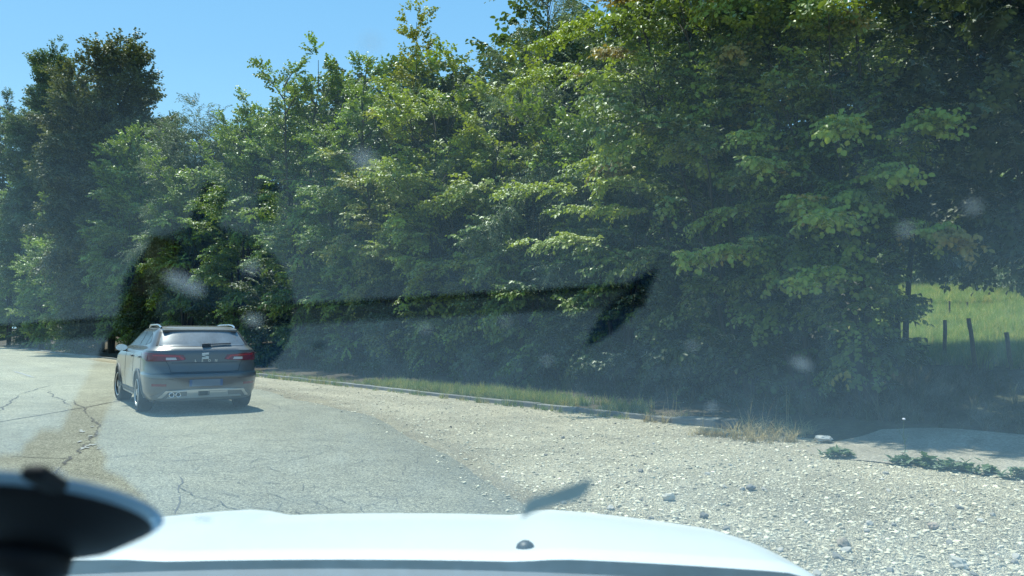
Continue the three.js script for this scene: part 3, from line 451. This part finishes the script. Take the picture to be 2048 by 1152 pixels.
// ---------------------------------------------------------------- the grey estate car ahead
{
  const car = base('estate_car', V(-5.60, 0.022, -13.2), rad(34));
  tag(car, 'dusty grey estate car driving ahead, seen from behind with its left flank', 'car');
  const TB = [[0.20, 0.78, 0.80, -3.30], [0.26, 0.84, 0.90, -3.46], [0.36, 0.885, 0.95, -3.53], [0.50, 0.905, 0.972, -3.55], [0.61, 0.912, 0.985, -3.55], [0.655, 0.912, 0.970, -3.54], [0.675, 0.908, 0.905, -3.53], [0.80, 0.906, 0.875, -3.48], [0.90, 0.902, 0.868, -3.35], [0.99, 0.892, 0.862, -2.95], [1.04, 0.872, 0.845, -2.55], [1.08, 0.825, 0.80, -2.35], [1.10, 0.805, 0.765, -2.25], [1.18, 0.765, 0.68, -1.98], [1.28, 0.715, 0.565, -1.68], [1.36, 0.672, 0.47, -1.42], [1.40, 0.64, 0.40, -1.28], [1.43, 0.585, 0.27, -1.08], [1.448, 0.50, 0.08, -0.95], [1.458, 0.36, -0.2, -0.8], [1.462, 0.10, -0.45, -0.6]];
  const sec = (h) => { if (h <= TB[0][0]) return TB[0].slice(1); for (let i = 1; i < TB.length; i++) if (h <= TB[i][0]) { const t = (h - TB[i - 1][0]) / (TB[i][0] - TB[i - 1][0]); return [1, 2, 3].map((k) => lerp(TB[i - 1][k], TB[i][k], t)); } return TB.at(-1).slice(1); };
  const PX = 4, QZ = 14;
  const rear = (x, h) => { const [w, zr, zf] = sec(h), a = (zr - zf) / 2, c = (zr + zf) / 2; return V(x, h, c + a * Math.pow(Math.max(1e-6, 1 - Math.pow(Math.min(0.999, Math.abs(x / w)), PX)), 1 / QZ)); };
  const flank = (sd) => (z, h) => { const [w, zr, zf] = sec(h), a = (zr - zf) / 2, c = (zr + zf) / 2; return V(sd * w * Math.pow(Math.max(1e-6, 1 - Math.pow(Math.min(0.999, Math.abs((z - c) / a)), QZ)), 1 / PX), h, z); };
  const fine = []; for (let i = 1; i < TB.length; i++) { const st = Math.max(1, Math.round((TB[i][0] - TB[i - 1][0]) / 0.03)); for (let k = 0; k < st; k++) fine.push(lerp(TB[i - 1][0], TB[i][0], k / st)); } fine.push(TB.at(-1)[0]);
  const M = 120, p = [], idx = [];
  for (const h of fine) { const [w, zr, zf] = sec(h), a = (zr - zf) / 2, c = (zr + zf) / 2; for (let k = 0; k < M; k++) { const f = k / M * 2 * Math.PI, cs = Math.cos(f), sn = Math.sin(f); p.push(w * Math.sign(cs) * Math.pow(Math.abs(cs), 2 / PX), h, c + a * Math.sign(sn) * Math.pow(Math.abs(sn), 2 / QZ)); } }
  for (let i = 0; i < fine.length - 1; i++) for (let k = 0; k < M; k++) { const a = i * M + k, b = i * M + (k + 1) % M; idx.push(a, a + M, b, b, a + M, b + M); }
  for (const [row, flip] of [[0, 1], [fine.length - 1, 0]]) { const o = p.length / 3, [, zr, zf] = sec(fine[row]); p.push(0, fine[row] + (flip ? 0 : 0.001), (zr + zf) / 2); for (let k = 0; k < M; k++) { const a = row * M + k, b = row * M + (k + 1) % M; flip ? idx.push(o, a, b) : idx.push(o, b, a); } }
  let bg = new THREE.BufferGeometry(); bg.setAttribute('position', new THREE.Float32BufferAttribute(p, 3)); bg.setIndex(idx);
  bg = toCreasedNormals(bg, 0.55);
  const paint = std(0.13, 0.126, 0.12, 0.42, { metalness: 0.35, clearcoat: 0.9, clearcoatRoughness: 0.12, bumpMap: grainBump, bumpScale: 0.0004 });
  const glass = std(0.03, 0.035, 0.04, 0.12, { specularIntensity: 0.35 }), dirtyGlass = std(0.17, 0.19, 0.21, 0.3, { map: grimeMap, clearcoat: 1, clearcoatRoughness: 0.1 });
  const black = std(0.018, 0.018, 0.02, 0.6), plastic = std(0.17, 0.165, 0.155, 0.65), silver = std(0.55, 0.54, 0.52, 0.35, { metalness: 0.6 }), chrome = std(0.75, 0.75, 0.77, 0.18, { metalness: 0.9 });
  const red = std(0.42, 0.012, 0.016, 0.25, { clearcoat: 1 }), redDark = std(0.16, 0.008, 0.012, 0.25, { clearcoat: 1 }), clear = std(0.55, 0.50, 0.52, 0.2, { clearcoat: 1 });
  mesh('body', bg, paint, car);
  function patch(fn, outline, off, depth = 0.012, levels = 3) {
    const sg = new THREE.ShapeGeometry(new THREE.Shape(outline.map(([a, b]) => new THREE.Vector2(a, b)))), q = sg.attributes.position; let pts = [], tri = [];
    for (let i = 0; i < q.count; i++) pts.push([q.getX(i), q.getY(i)]); for (let i = 0; i < sg.index.count; i += 3) tri.push([0, 1, 2].map((k) => sg.index.getX(i + k)));
    for (let l = 0; l < levels; l++) { const mid = new Map(), get = (a, b) => { const k = a < b ? a + ',' + b : b + ',' + a; if (!mid.has(k)) { mid.set(k, pts.length); pts.push([(pts[a][0] + pts[b][0]) / 2, (pts[a][1] + pts[b][1]) / 2]); } return mid.get(k); }; tri = tri.flatMap(([a, b, c]) => { const ab = get(a, b), bc = get(b, c), ca = get(c, a); return [[a, ab, ca], [ab, b, bc], [ca, bc, c], [ab, bc, ca]]; }); }
    const e = 0.004, ctr = V(0, 0.7, -1.2), pos = [], uv = [], ix = [], nr = pts.map(([a, b]) => { const o = fn(a, b), t1 = fn(a + e, b).sub(o), t2 = fn(a, b + e).sub(o), n = t1.cross(t2).normalize(); if (n.dot(o.clone().sub(ctr)) < 0) n.negate(); return [o, n]; });
    for (const k of [off, off - depth]) for (let i = 0; i < pts.length; i++) { const [o, n] = nr[i]; pos.push(o.x + n.x * k, o.y + n.y * k, o.z + n.z * k); uv.push(pts[i][0], pts[i][1]); }
    const N = pts.length, seen = new Map();
    for (const t of tri) { const [A, B, C] = t.map((i) => V(...pos.slice(i * 3, i * 3 + 3))), n = B.clone().sub(A).cross(C.clone().sub(A)), o = n.dot(nr[t[0]][1]) < 0 ? [t[0], t[2], t[1]] : t; ix.push(...o); for (let k = 0; k < 3; k++) { const a = o[k], b = o[(k + 1) % 3], key = a < b ? a + ',' + b : b + ',' + a; seen.set(key, seen.has(key) ? null : [a, b]); } }
    for (const v of seen.values()) if (v) { const [a, b] = v; ix.push(a, a + N, b, b, a + N, b + N); }
    const g = new THREE.BufferGeometry(); g.setAttribute('position', new THREE.Float32BufferAttribute(pos, 3)); g.setAttribute('uv', new THREE.Float32BufferAttribute(uv, 2)); g.setIndex(ix); return toCreasedNormals(g, 0.7);
  }
  const both = (f) => { f(-1); f(1); };
  const sym = (pts) => [...pts, ...pts.slice().reverse().map(([a, b]) => [-a, b])];
  // rear
  mesh('rear_window', patch(rear, sym([[0, 1.105], [0.62, 1.112], [0.685, 1.13], [0.60, 1.34], [0.56, 1.352], [0, 1.36]].map((q) => q)).filter((q, i, a) => i === 0 || q[0] !== a[i - 1][0] || q[1] !== a[i - 1][1]), 0.004), dirtyGlass, car);
  both((s) => mesh('window_trim', patch(rear, [[s * 0.70, 1.12], [s * 0.725, 1.12], [s * 0.635, 1.345], [s * 0.61, 1.345]], 0.006), black, car));
  const spoiler = new RoundedBoxGeometry(1.2, 0.045, 0.26, 3, 0.018), sa = spoiler.attributes.position; for (let i = 0; i < sa.count; i++) { const x = sa.getX(i), t = Math.abs(x) / 0.6; sa.setZ(i, sa.getZ(i) - 0.10 * t * t * (sa.getZ(i) > 0 ? 1 : 0.3)); sa.setY(i, sa.getY(i) - 0.035 * t * t); } spoiler.rotateX(0.14); spoiler.translate(0, 1.405, 0.455); spoiler.computeVertexNormals(); mesh('spoiler', spoiler, paint, car);
  mesh('spoiler_shadow_strip', patch(rear, sym([[0, 1.36], [0.575, 1.35], [0.555, 1.378], [0, 1.388]]), 0.012), black, car);
  both((s) => {
    const lamp = mesh('tail_lamp', merge([patch(rear, [[s * 0.30, 0.895], [s * 0.36, 0.875], [s * 0.62, 0.865], [s * 0.84, 0.865], [s * 0.845, 1.005], [s * 0.60, 0.985], [s * 0.345, 0.965]], 0.010), patch(flank(s), [[0.64, 0.87], [0.40, 0.955], [0.36, 0.985], [0.42, 1.005], [0.66, 1.005]], 0.010)]), redDark, car);
    mesh('lamp_bar', patch(rear, [[s * 0.38, 0.955], [s * 0.78, 0.975], [s * 0.78, 0.955], [s * 0.42, 0.935]], 0.014), red, lamp);
    mesh('lamp_bar', patch(rear, [[s * 0.36, 0.885], [s * 0.42, 0.935], [s * 0.40, 0.95], [s * 0.325, 0.898]], 0.014), red, lamp);
    mesh('reversing_lens', patch(rear, [[s * 0.44, 0.885], [s * 0.60, 0.885], [s * 0.60, 0.925], [s * 0.46, 0.925]], 0.014), clear, lamp);
    mesh('reflector', patch(rear, [[s * 0.60, 0.465], [s * 0.80, 0.47], [s * 0.80, 0.51], [s * 0.60, 0.505]], 0.006), redDark, car);
  });
  const groove = (pts, w, name = 'panel_gap') => mesh(name, merge(pts.slice(1).map((b, i) => { const a = pts[i], d = Math.hypot(b[0] - a[0], b[1] - a[1]), ox = -(b[1] - a[1]) / d * w, oy = (b[0] - a[0]) / d * w; return patch(rear, [[a[0] - ox, a[1] - oy], [b[0] - ox, b[1] - oy], [b[0] + ox, b[1] + oy], [a[0] + ox, a[1] + oy]], 0.002); })), black, car);
  groove([[-0.60, 0.865], [-0.56, 0.80], [-0.53, 0.685], [0.53, 0.685], [0.56, 0.80], [0.60, 0.865]], 0.004);
  groove([[-0.52, 0.838], [0.52, 0.838]], 0.004, 'tailgate_crease'); groove([[-0.84, 0.595], [-0.50, 0.575]], 0.003, 'bumper_crease'); groove([[0.84, 0.595], [0.50, 0.575]], 0.003, 'bumper_crease');
  mesh('number_plate', patch(rear, [[-0.26, 0.455], [0.26, 0.455], [0.26, 0.565], [-0.26, 0.565]], 0.012, 0.016), std(0.20, 0.24, 0.29, 0.5), car);
  both((s) => mesh('plate_band', patch(rear, [[s * 0.22, 0.457], [s * 0.258, 0.457], [s * 0.258, 0.563], [s * 0.22, 0.563]], 0.015), std(0.10, 0.16, 0.30, 0.5), car));
  mesh('bumper_cladding', patch(rear, sym([[0, 0.225], [0.76, 0.235], [0.80, 0.30], [0.60, 0.405], [0, 0.415]]), 0.010), plastic, car);
  const trim = [[-0.70, 0.285], [-0.60, 0.395], [-0.30, 0.405], [0.30, 0.405], [0.60, 0.395], [0.70, 0.285]];
  mesh('skid_trim', merge([patch(rear, [...trim, [0.64, 0.285], [0.57, 0.37], [0.28, 0.378], [-0.28, 0.378], [-0.57, 0.37], [-0.64, 0.285]], 0.022), patch(rear, sym([[0, 0.275], [0.58, 0.275], [0.56, 0.30], [0, 0.305]]), 0.022), patch(rear, [[-0.29, 0.303], [-0.12, 0.303], [-0.12, 0.38], [-0.29, 0.38]], 0.021), patch(rear, [[0.06, 0.303], [0.36, 0.303], [0.34, 0.37], [0.06, 0.37]], 0.021)]), silver, car);
  mesh('tow_hook_cover', patch(rear, [[-0.10, 0.31], [0.03, 0.31], [0.03, 0.37], [-0.10, 0.37]], 0.028), black, car);
  for (const x of [-0.52, -0.42]) { const c = new THREE.TorusGeometry(0.036, 0.008, 8, 20); const t = new THREE.CylinderGeometry(0.034, 0.034, 0.12, 16, 1); t.rotateX(Math.PI / 2); const e = mesh('exhaust_pipe', c, chrome, car); e.position.set(x, 0.325, 0.95); mesh('pipe_bore', t, black, e).position.z = -0.06; }
  // emblem and letters
  { const font = await new FontLoader().loadAsync('fonts/droid/droid_sans_bold.typeface.json'); const ew = new THREE.Shape([[-0.055, 0.045], [0.05, 0.05], [0.05, 0.022], [-0.018, 0.018], [-0.018, 0.008], [0.05, -0.008], [0.05, -0.05], [-0.055, -0.05], [-0.055, -0.022], [0.012, -0.022], [0.012, -0.012], [-0.055, 0.006]].map((q) => new THREE.Vector2(...q)));
    const em = mesh('emblem', new THREE.ExtrudeGeometry(ew, { depth: 0.008, bevelEnabled: true, bevelSize: 0.002, bevelThickness: 0.002, bevelSegments: 1 }), silver, car); em.position.copy(rear(0, 0.945)).add(V(0, 0, 0.004)); em.rotation.x = -0.06;
    'LEON'.split('').forEach((ch, i) => { const g = new TextGeometry(ch, { font, size: 0.042, depth: 0.006, curveSegments: 4 }); const x = -0.17 + i * 0.105, l = mesh('letter', g, silver, car); l.position.copy(rear(x + 0.02, 0.86)).add(V(-0.02, -0.012, 0.002)); }); }
  // wiper
  { const g = new RoundedBoxGeometry(0.44, 0.02, 0.022, 2, 0.008); g.translate(0.22, 0, 0); const w = mesh('rear_wiper', g, black, car); w.position.copy(rear(0.0, 1.125)).add(V(0, 0.01, 0.035)); w.rotation.z = 0.04; w.rotation.y = 0.10; const h = new RoundedBoxGeometry(0.14, 0.06, 0.04, 2, 0.015); mesh('wiper_hub', h, black, w).position.set(0.03, -0.012, 0); }
  // flanks
  both((s) => {
    const f = flank(s);
    mesh('side_window', patch(f, [[-1.92, 1.10], [-0.62, 1.115], [-0.60, 1.355], [-1.15, 1.355], [-1.42, 1.31]], 0.004), glass, car);
    mesh('side_window', patch(f, [[-0.56, 1.115], [0.02, 1.125], [0.06, 1.32], [-0.10, 1.352], [-0.56, 1.355]], 0.004), glass, car);
    mesh('side_window', patch(f, [[0.06, 1.128], [0.30, 1.15], [0.36, 1.19], [0.20, 1.29], [0.10, 1.318]], 0.004), glass, car);
    for (const [z, h] of [[-1.62, 0], [-0.60, 0], [0.28, 0]]) mesh('door_gap', patch(f, [[z, 0.36 + h], [z + 0.008, 0.36 + h], [z + 0.03, 1.08], [z + 0.022, 1.08]], 0.002), black, car);
    for (const z of [-0.78, 0.10]) { const g = new RoundedBoxGeometry(0.035, 0.03, 0.2, 2, 0.012); const h = mesh('door_handle', g, paint, car); h.position.copy(f(z, 0.93)).add(V(s * 0.016, 0, 0)); }
    mesh('sill_cladding', patch(f, [[-2.3, 0.215], [-0.35, 0.215], [-0.33, 0.36], [-2.28, 0.35]], 0.014), plastic, car); mesh('sill_strip', patch(f, [[-2.2, 0.25], [-0.42, 0.25], [-0.42, 0.275], [-2.2, 0.275]], 0.024), silver, car);
    for (const z of [0, -2.63]) {
      const arch = [], inner = []; for (let k = 0; k <= 16; k++) { const a = -0.15 + k / 16 * (Math.PI + 0.3); arch.push([z + Math.cos(a) * 0.415, Math.max(0.21, 0.325 + Math.sin(a) * 0.415)]); inner.push([z + Math.cos(a) * 0.365, Math.max(0.21, 0.325 + Math.sin(a) * 0.365)]); }
      mesh('wheel_arch', patch(f, [...arch, ...inner.slice().reverse()], 0.016, 0.02, 1), plastic, car); mesh('wheel_well', patch(f, inner, 0.003, 0.01, 2), black, car);
      const wheel = new THREE.Group(); wheel.name = 'wheel'; car.add(wheel); wheel.position.set(s * 0.80, 0.325, z); wheel.rotation.set(0, s > 0 ? 0 : Math.PI, 0); if (z < -1) wheel.rotation.y += 0.10;
      const prof = [[0.215, -0.11], [0.30, -0.112], [0.318, -0.095], [0.325, -0.05], [0.325, 0.05], [0.318, 0.095], [0.30, 0.112], [0.232, 0.108], [0.22, 0.09], [0.215, -0.11]].map(([r, y]) => new THREE.Vector2(r, y));
      const ty = new THREE.LatheGeometry(prof, 40); ty.rotateZ(-Math.PI / 2); mesh('tyre', ty, std(0.022, 0.022, 0.022, 0.85), wheel);
      const rm = [], ring = new THREE.TorusGeometry(0.218, 0.014, 8, 40); ring.rotateY(Math.PI / 2); ring.translate(0.1, 0, 0); rm.push(ring); for (let k = 0; k < 10; k++) { const b = new RoundedBoxGeometry(0.03, 0.205, 0.026, 1, 0.008); b.translate(0, 0.115, 0); b.rotateZ(0.12); b.translate(0.085, 0, (k % 2 ? 1 : -1) * 0.016); b.rotateX(Math.floor(k / 2) * 1.2566); rm.push(b); } const hub = new THREE.CylinderGeometry(0.05, 0.055, 0.05, 16); hub.rotateZ(Math.PI / 2); hub.translate(0.085, 0, 0); rm.push(hub);
      mesh('rim', merge(rm), silver, wheel); const disc = new THREE.CylinderGeometry(0.215, 0.215, 0.02, 30); disc.rotateZ(Math.PI / 2); disc.translate(0.02, 0, 0); mesh('brake_disc', disc, std(0.05, 0.05, 0.05, 0.6), wheel);
    }
    const rail = tube([V(s * 0.60, 1.415, 0.30), V(s * 0.60, 1.455, 0.16), V(s * 0.60, 1.475, -0.1), V(s * 0.60, 1.475, -0.8), V(s * 0.58, 1.45, -1.0), V(s * 0.57, 1.415, -1.12)], 0.016, 0.016, 10); mesh('roof_rail', rail, chrome, car);
    const mg = new THREE.SphereGeometry(0.085, 16, 12); mg.scale(1.15, 0.75, 0.6); const mi = mesh('door_mirror', mg, black, car); mi.position.set(s * 0.97, 1.06, -1.72); const arm = new RoundedBoxGeometry(0.14, 0.04, 0.05, 2, 0.012); mesh('mirror_arm', arm, black, mi).position.set(-s * 0.10, -0.05, 0);
    const mp = new THREE.CircleGeometry(0.085, 20); mp.scale(1.15, 0.7, 1); mesh('mirror_glass', mp, chrome, mi).position.z = 0.062;
  });
  const ax = new THREE.CylinderGeometry(0.05, 0.05, 1.5, 10); ax.rotateZ(Math.PI / 2); mesh('rear_axle', ax, black, car).position.set(0, 0.3, 0);
  const un = new RoundedBoxGeometry(1.5, 0.06, 4.0, 2, 0.02); mesh('underbody', un, black, car).position.set(0, 0.215, -1.28);
}

// ---------------------------------------------------------------- the white car that the view is taken from
{
  const CX = -0.27, car = base('white_car', V(0, 0, 0));
  tag(car, 'white car seen from inside, its bonnet below the dusty windscreen', 'car');
  const white = std(0.66, 0.68, 0.66, 0.5, { clearcoat: 0.5, clearcoatRoughness: 0.12, bumpMap: grainBump, bumpScale: 0.0003 }), black = std(0.02, 0.02, 0.022, 0.5), grey = std(0.10, 0.105, 0.11, 0.7, { bumpMap: grainBump, bumpScale: 0.001 });
  // bonnet
  const p = [], idx = [], NX = 60, NZ = 40, zrear = (x) => -1.14 - 0.05 * (1 - ((x - CX) / 0.8) ** 2), znose = (x) => -2.22 + 0.34 * Math.pow(Math.abs((x - CX) / 0.88), 2.6);
  for (let j = 0; j <= NZ; j++) for (let i = 0; i <= NX; i++) {
    const dx = lerp(-0.90, 0.90, i / NX), x = CX + dx, t = j / NZ, z = lerp(zrear(x), znose(x), t), d = Math.abs(dx) / 0.90;
    const y = 0.995 - 0.07 * t - 0.11 * t * t - 0.16 * Math.pow(t, 9) - 0.02 * d * d + 0.024 * smooth(0.26, 0.36, Math.abs(dx)) * (0.25 + 0.75 * t) * (1 - 0.5 * smooth(0.36, 0.8, Math.abs(dx))) - 0.20 * Math.pow(smooth(0.74, 1.04, d), 1.5) - (j === 0 ? 0.008 : 0);
    p.push(x, y, z);
  }
  for (let j = 0; j < NZ; j++) for (let i = 0; i < NX; i++) { const a = j * (NX + 1) + i; idx.push(a, a + 1, a + NX + 1, a + 1, a + NX + 2, a + NX + 1); }
  const bg = new THREE.BufferGeometry(); bg.setAttribute('position', new THREE.Float32BufferAttribute(p, 3)); bg.setIndex(idx); bg.computeVertexNormals(); const bonnet = mesh('bonnet', bg, white, car);
  const lower = new RoundedBoxGeometry(1.66, 0.5, 1.7, 4, 0.12); mesh('front_body', lower, white, car).position.set(CX, 0.50, -1.32);
  for (const s of [-1, 1]) for (const z of [-1.5]) { const tg = new THREE.CylinderGeometry(0.31, 0.31, 0.2, 32); tg.rotateZ(Math.PI / 2); mesh('tyre', tg, std(0.022, 0.022, 0.022, 0.9), car).position.set(CX + s * 0.74, 0.31, z); }
  // washer nozzle
  { const k = (1050 - 1024) / 1490, z = -1.245, prof = [[0, 0.016], [0.010, 0.0155], [0.019, 0.010], [0.023, 0.0], [0.023, -0.006]].map((q) => new THREE.Vector2(...q)).reverse(); const g = new THREE.LatheGeometry(prof, 24); g.scale(0.72, 0.9, 0.8); mesh('washer_nozzle', g, black, car).position.set(-k * z, 0.986, z); }
  // cowl
  { const cp = [], ci = []; for (let j = 0; j <= 6; j++) for (let i = 0; i <= 20; i++) { const x = CX + lerp(-0.8, 0.8, i / 20), t = j / 6; cp.push(x, lerp(0.925, 0.979, t) - 0.02 * ((x - CX) / 0.8) ** 2, lerp(-0.82, zrear(x) + 0.02, t)); } for (let j = 0; j < 6; j++) for (let i = 0; i < 20; i++) { const a = j * 21 + i; ci.push(a, a + 1, a + 21, a + 1, a + 22, a + 21); } const g = new THREE.BufferGeometry(); g.setAttribute('position', new THREE.Float32BufferAttribute(cp, 3)); g.setIndex(ci); g.computeVertexNormals(); mesh('cowl_panel', g, grey, car); }
  // windscreen: a raked pane, slightly curved across
  const gy = (z) => EYE + 0.119 + 0.577 * z, bow = (x) => 0.03 * ((x - CX) / 0.8) ** 2;
  const gp = [], gi = []; for (let j = 0; j <= 20; j++) for (let i = 0; i <= 20; i++) { const t = j / 20, z = lerp(-0.86, 0.10, t), x = CX + lerp(-0.80, 0.80, i / 20) * lerp(1.03, 0.9, t); gp.push(x, gy(z) - 0.5 * bow(x) , z + bow(x) * 0.5); } for (let j = 0; j < 20; j++) for (let i = 0; i < 20; i++) { const a = j * 21 + i; gi.push(a, a + 1, a + 21, a + 1, a + 22, a + 21); }
  const gg = new THREE.BufferGeometry(); gg.setAttribute('position', new THREE.Float32BufferAttribute(gp, 3)); gg.setIndex(gi); gg.computeVertexNormals();
  const pane = std(0.88, 0.985, 0.975, 0.0, { transmission: 1, thickness: 0, ior: 1.62 }); const screen = mesh('windscreen', gg, pane, car);
  const onGlass = (px, py, lift = 0.002) => { const d = V((px - 1024) / 1490, (576 - py) / 1490, -1).applyAxisAngle(V(1, 0, 0), PITCH); let t = 0.3; for (let k = 0; k < 12; k++) { const x = d.x * t, z = d.z * t, y = EYE + d.y * t, f = y - (gy(z) - 0.5 * bow(x) - 0.577 * bow(x) * 0.5); t -= f / (d.y - 0.577 * d.z); } return V(d.x * t, EYE + d.y * t, d.z * t).add(V(0, 0.866, -0.5).multiplyScalar(lift)); };
  // dried drops and dirt on the outside of the glass
  const spot = std(0.78, 0.82, 0.86, 0.9, { transparent: true, opacity: 0.26 });
  [[365, 577, 0.0036, 2.0], [500, 545, 0.0022, 1.1], [505, 650, 0.0026, 1.2], [1095, 730, 0.0014, 1], [1385, 702, 0.0014, 1], [1605, 737, 0.0020, 2.6], [850, 667, 0.0014, 1], [1010, 652, 0.0012, 1], [1425, 822, 0.0018, 1], [1815, 470, 0.0016, 1.2], [1950, 425, 0.0016, 1.3], [740, 98, 0.0016, 1.2], [100, 955, 0.006, 1.3], [405, 1045, 0.004, 1.5], [725, 330, 0.0024, 1.3]].forEach(([x, y, r, k], i) => {
    const g = new THREE.SphereGeometry(r, 14, 8); g.scale(k, 0.25, 1); const a = g.attributes.position; for (let j = 0; j < a.count; j++) { const q = 0.75 + 0.15 * fbm(a.getX(j) / r + i * 5, a.getZ(j) / r); a.setX(j, a.getX(j) * q); a.setZ(j, a.getZ(j) * q); } g.computeVertexNormals(); g.rotateY([0.9, 0, 0, 0, 0, 0.6][i] ?? 0); g.rotateX(-0.523); const s = mesh('dried_spot', g, spot, screen); s.position.copy(onGlass(x, y, 0.0015));
  });
  // dashboard, its defroster slot, and the dark cabin
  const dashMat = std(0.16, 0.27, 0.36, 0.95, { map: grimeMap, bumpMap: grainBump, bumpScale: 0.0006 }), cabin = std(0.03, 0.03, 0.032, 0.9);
  const prof = [[-0.84, 0.945], [-0.70, 1.03], [-0.575, 1.115], [-0.53, 1.134], [-0.45, 1.14], [-0.30, 1.145], [-0.22, 1.142], [-0.175, 1.128], [-0.15, 1.09], [-0.14, 1.0], [-0.11, 0.8], [-0.10, 0.55]];
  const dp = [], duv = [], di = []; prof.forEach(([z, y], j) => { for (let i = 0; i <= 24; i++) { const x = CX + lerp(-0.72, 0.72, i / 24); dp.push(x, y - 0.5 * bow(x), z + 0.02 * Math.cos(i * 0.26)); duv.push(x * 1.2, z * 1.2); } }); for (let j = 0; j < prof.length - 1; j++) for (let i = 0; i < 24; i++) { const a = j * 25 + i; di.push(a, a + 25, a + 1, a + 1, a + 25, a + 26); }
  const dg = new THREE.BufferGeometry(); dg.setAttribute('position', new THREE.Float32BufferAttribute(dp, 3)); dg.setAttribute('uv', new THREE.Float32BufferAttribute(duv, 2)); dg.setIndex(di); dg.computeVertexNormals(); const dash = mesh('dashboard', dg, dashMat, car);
  const slot = new RoundedBoxGeometry(0.40, 0.004, 0.012, 2, 0.002); const vent = mesh('defroster_slot', slot, std(0.05, 0.085, 0.115, 1, { specularIntensity: 0 }), dash); vent.position.set(-0.13, 1.1455, -0.306); vent.rotation.y = -0.09;
  for (const [n, g, pos] of [['floor_pan', new RoundedBoxGeometry(1.5, 0.08, 2.4, 2, 0.03), [CX, 0.33, 1.0]], ['seat', new RoundedBoxGeometry(0.5, 0.25, 0.5, 4, 0.08), [CX + 0.36, 0.55, 0.55]], ['seat', new RoundedBoxGeometry(0.5, 0.25, 0.5, 4, 0.08), [CX - 0.36, 0.55, 0.55]], ['backrest', new RoundedBoxGeometry(0.5, 0.62, 0.14, 4, 0.06), [CX + 0.36, 0.95, 0.86]], ['backrest', new RoundedBoxGeometry(0.5, 0.62, 0.14, 4, 0.06), [CX - 0.36, 0.95, 0.86]]]) mesh(n, g, cabin, car).position.set(...pos);
  for (const s of [-1, 1]) { mesh('door', new RoundedBoxGeometry(0.07, 0.68, 1.9, 3, 0.03), white, car).position.set(CX + s * 0.80, 0.69, 0.35); mesh('pillar', tube([V(CX + s * 0.835, 0.97, -0.84), V(CX + s * 0.78, 1.28, -0.32), V(CX + s * 0.735, 1.52, 0.10)], 0.032, 0.032, 10), white, car); }
  const roof = new RoundedBoxGeometry(1.46, 0.05, 2.0, 3, 0.024); mesh('roof', roof, white, car).position.set(CX, 1.545, 1.09);
  // suction cup mount on the glass
  const cup = base('suction_cup_mount', onGlass(92, 1018, -0.009)); tag(cup, 'black suction cup phone mount stuck to the windscreen at lower left', 'phone mount');
  const rub = std(0.010, 0.011, 0.014, 0.6, { specularIntensity: 0.35 }), rimM = std(0.25, 0.42, 0.58, 0.4, { transmission: 0.55, thickness: 0 });
  const tilt = (g) => { g.rotateX(-0.523); return g; };
  const lath = (pr, seg = 48) => new THREE.LatheGeometry(pr.map((q) => new THREE.Vector2(...q)), seg);
  mesh('cup', tilt(lath([[0, 0.006], [0.03, 0.006], [0.0445, 0.008], [0.046, 0.005], [0.042, 0.002], [0.032, -0.005], [0.018, -0.010], [0, -0.011]])), rub, cup);
  mesh('rim', tilt(lath([[0.046, 0.0085], [0.049, 0.0095], [0.050, 0.009], [0.0485, 0.007], [0.046, 0.005]])), rimM, cup);
  mesh('hub', tilt(lath([[0, -0.008], [0.017, -0.009], [0.0175, -0.018], [0.013, -0.022], [0, -0.023]], 32)), rub, cup);
  const arm = mesh('arm', tube([V(-0.004, -0.02, 0.0), V(-0.004, -0.045, 0.012), V(0.014, -0.062, 0.045), V(0.038, -0.074, 0.092)], 0.0085, 0.0075, 12), rub, cup);
  const knob = new RoundedBoxGeometry(0.010, 0.006, 0.020, 2, 0.003); mesh('lever', tilt(knob), rub, cup).position.set(0.034, 0.032, 0.052);
  // a dry leaf on the outside of the glass
  { const a = onGlass(1052, 1048, 0.004), b = onGlass(1185, 985, 0.004), leaf = base('dry_leaf', a.clone().lerp(b, 0.5)); tag(leaf, 'slender grey green leaf lying on the windscreen above the bonnet', 'leaf');
    const d = b.clone().sub(a), L = d.length(); d.normalize(); const n = V(0, 0.866, -0.5), w = d.clone().cross(n).normalize(), lp = [], li = []; for (let k = 0; k <= 12; k++) { const t = k / 12, hw = 0.0085 * Math.pow(Math.sin(Math.PI * Math.min(1, 0.04 + t * 0.95)), 0.8); for (const s of [-1, 0, 1]) { const q = d.clone().multiplyScalar((t - 0.5) * L).addScaledVector(w, s * hw).addScaledVector(n, Math.abs(s) * 0.0012 + 0.001 * Math.sin(t * 7)); lp.push(q.x, q.y, q.z); } if (k) for (let s = 0; s < 2; s++) { const o = (k - 1) * 3 + s; li.push(o, o + 1, o + 3, o + 1, o + 4, o + 3); } }
    const g = new THREE.BufferGeometry(); g.setAttribute('position', new THREE.Float32BufferAttribute(lp, 3)); g.setIndex(li); g.computeVertexNormals(); mesh('blade', g, std(0.16, 0.18, 0.16, 0.8, { side: THREE.DoubleSide }), leaf); mesh('stalk', tube([V(0, 0, 0).addScaledVector(d, -L * 0.5), V(0, 0.001, 0).addScaledVector(d, -L * 0.58)], 0.0008, 0.0006, 5), std(0.15, 0.13, 0.09, 0.8), leaf); }
}

renderer.render(scene, camera);
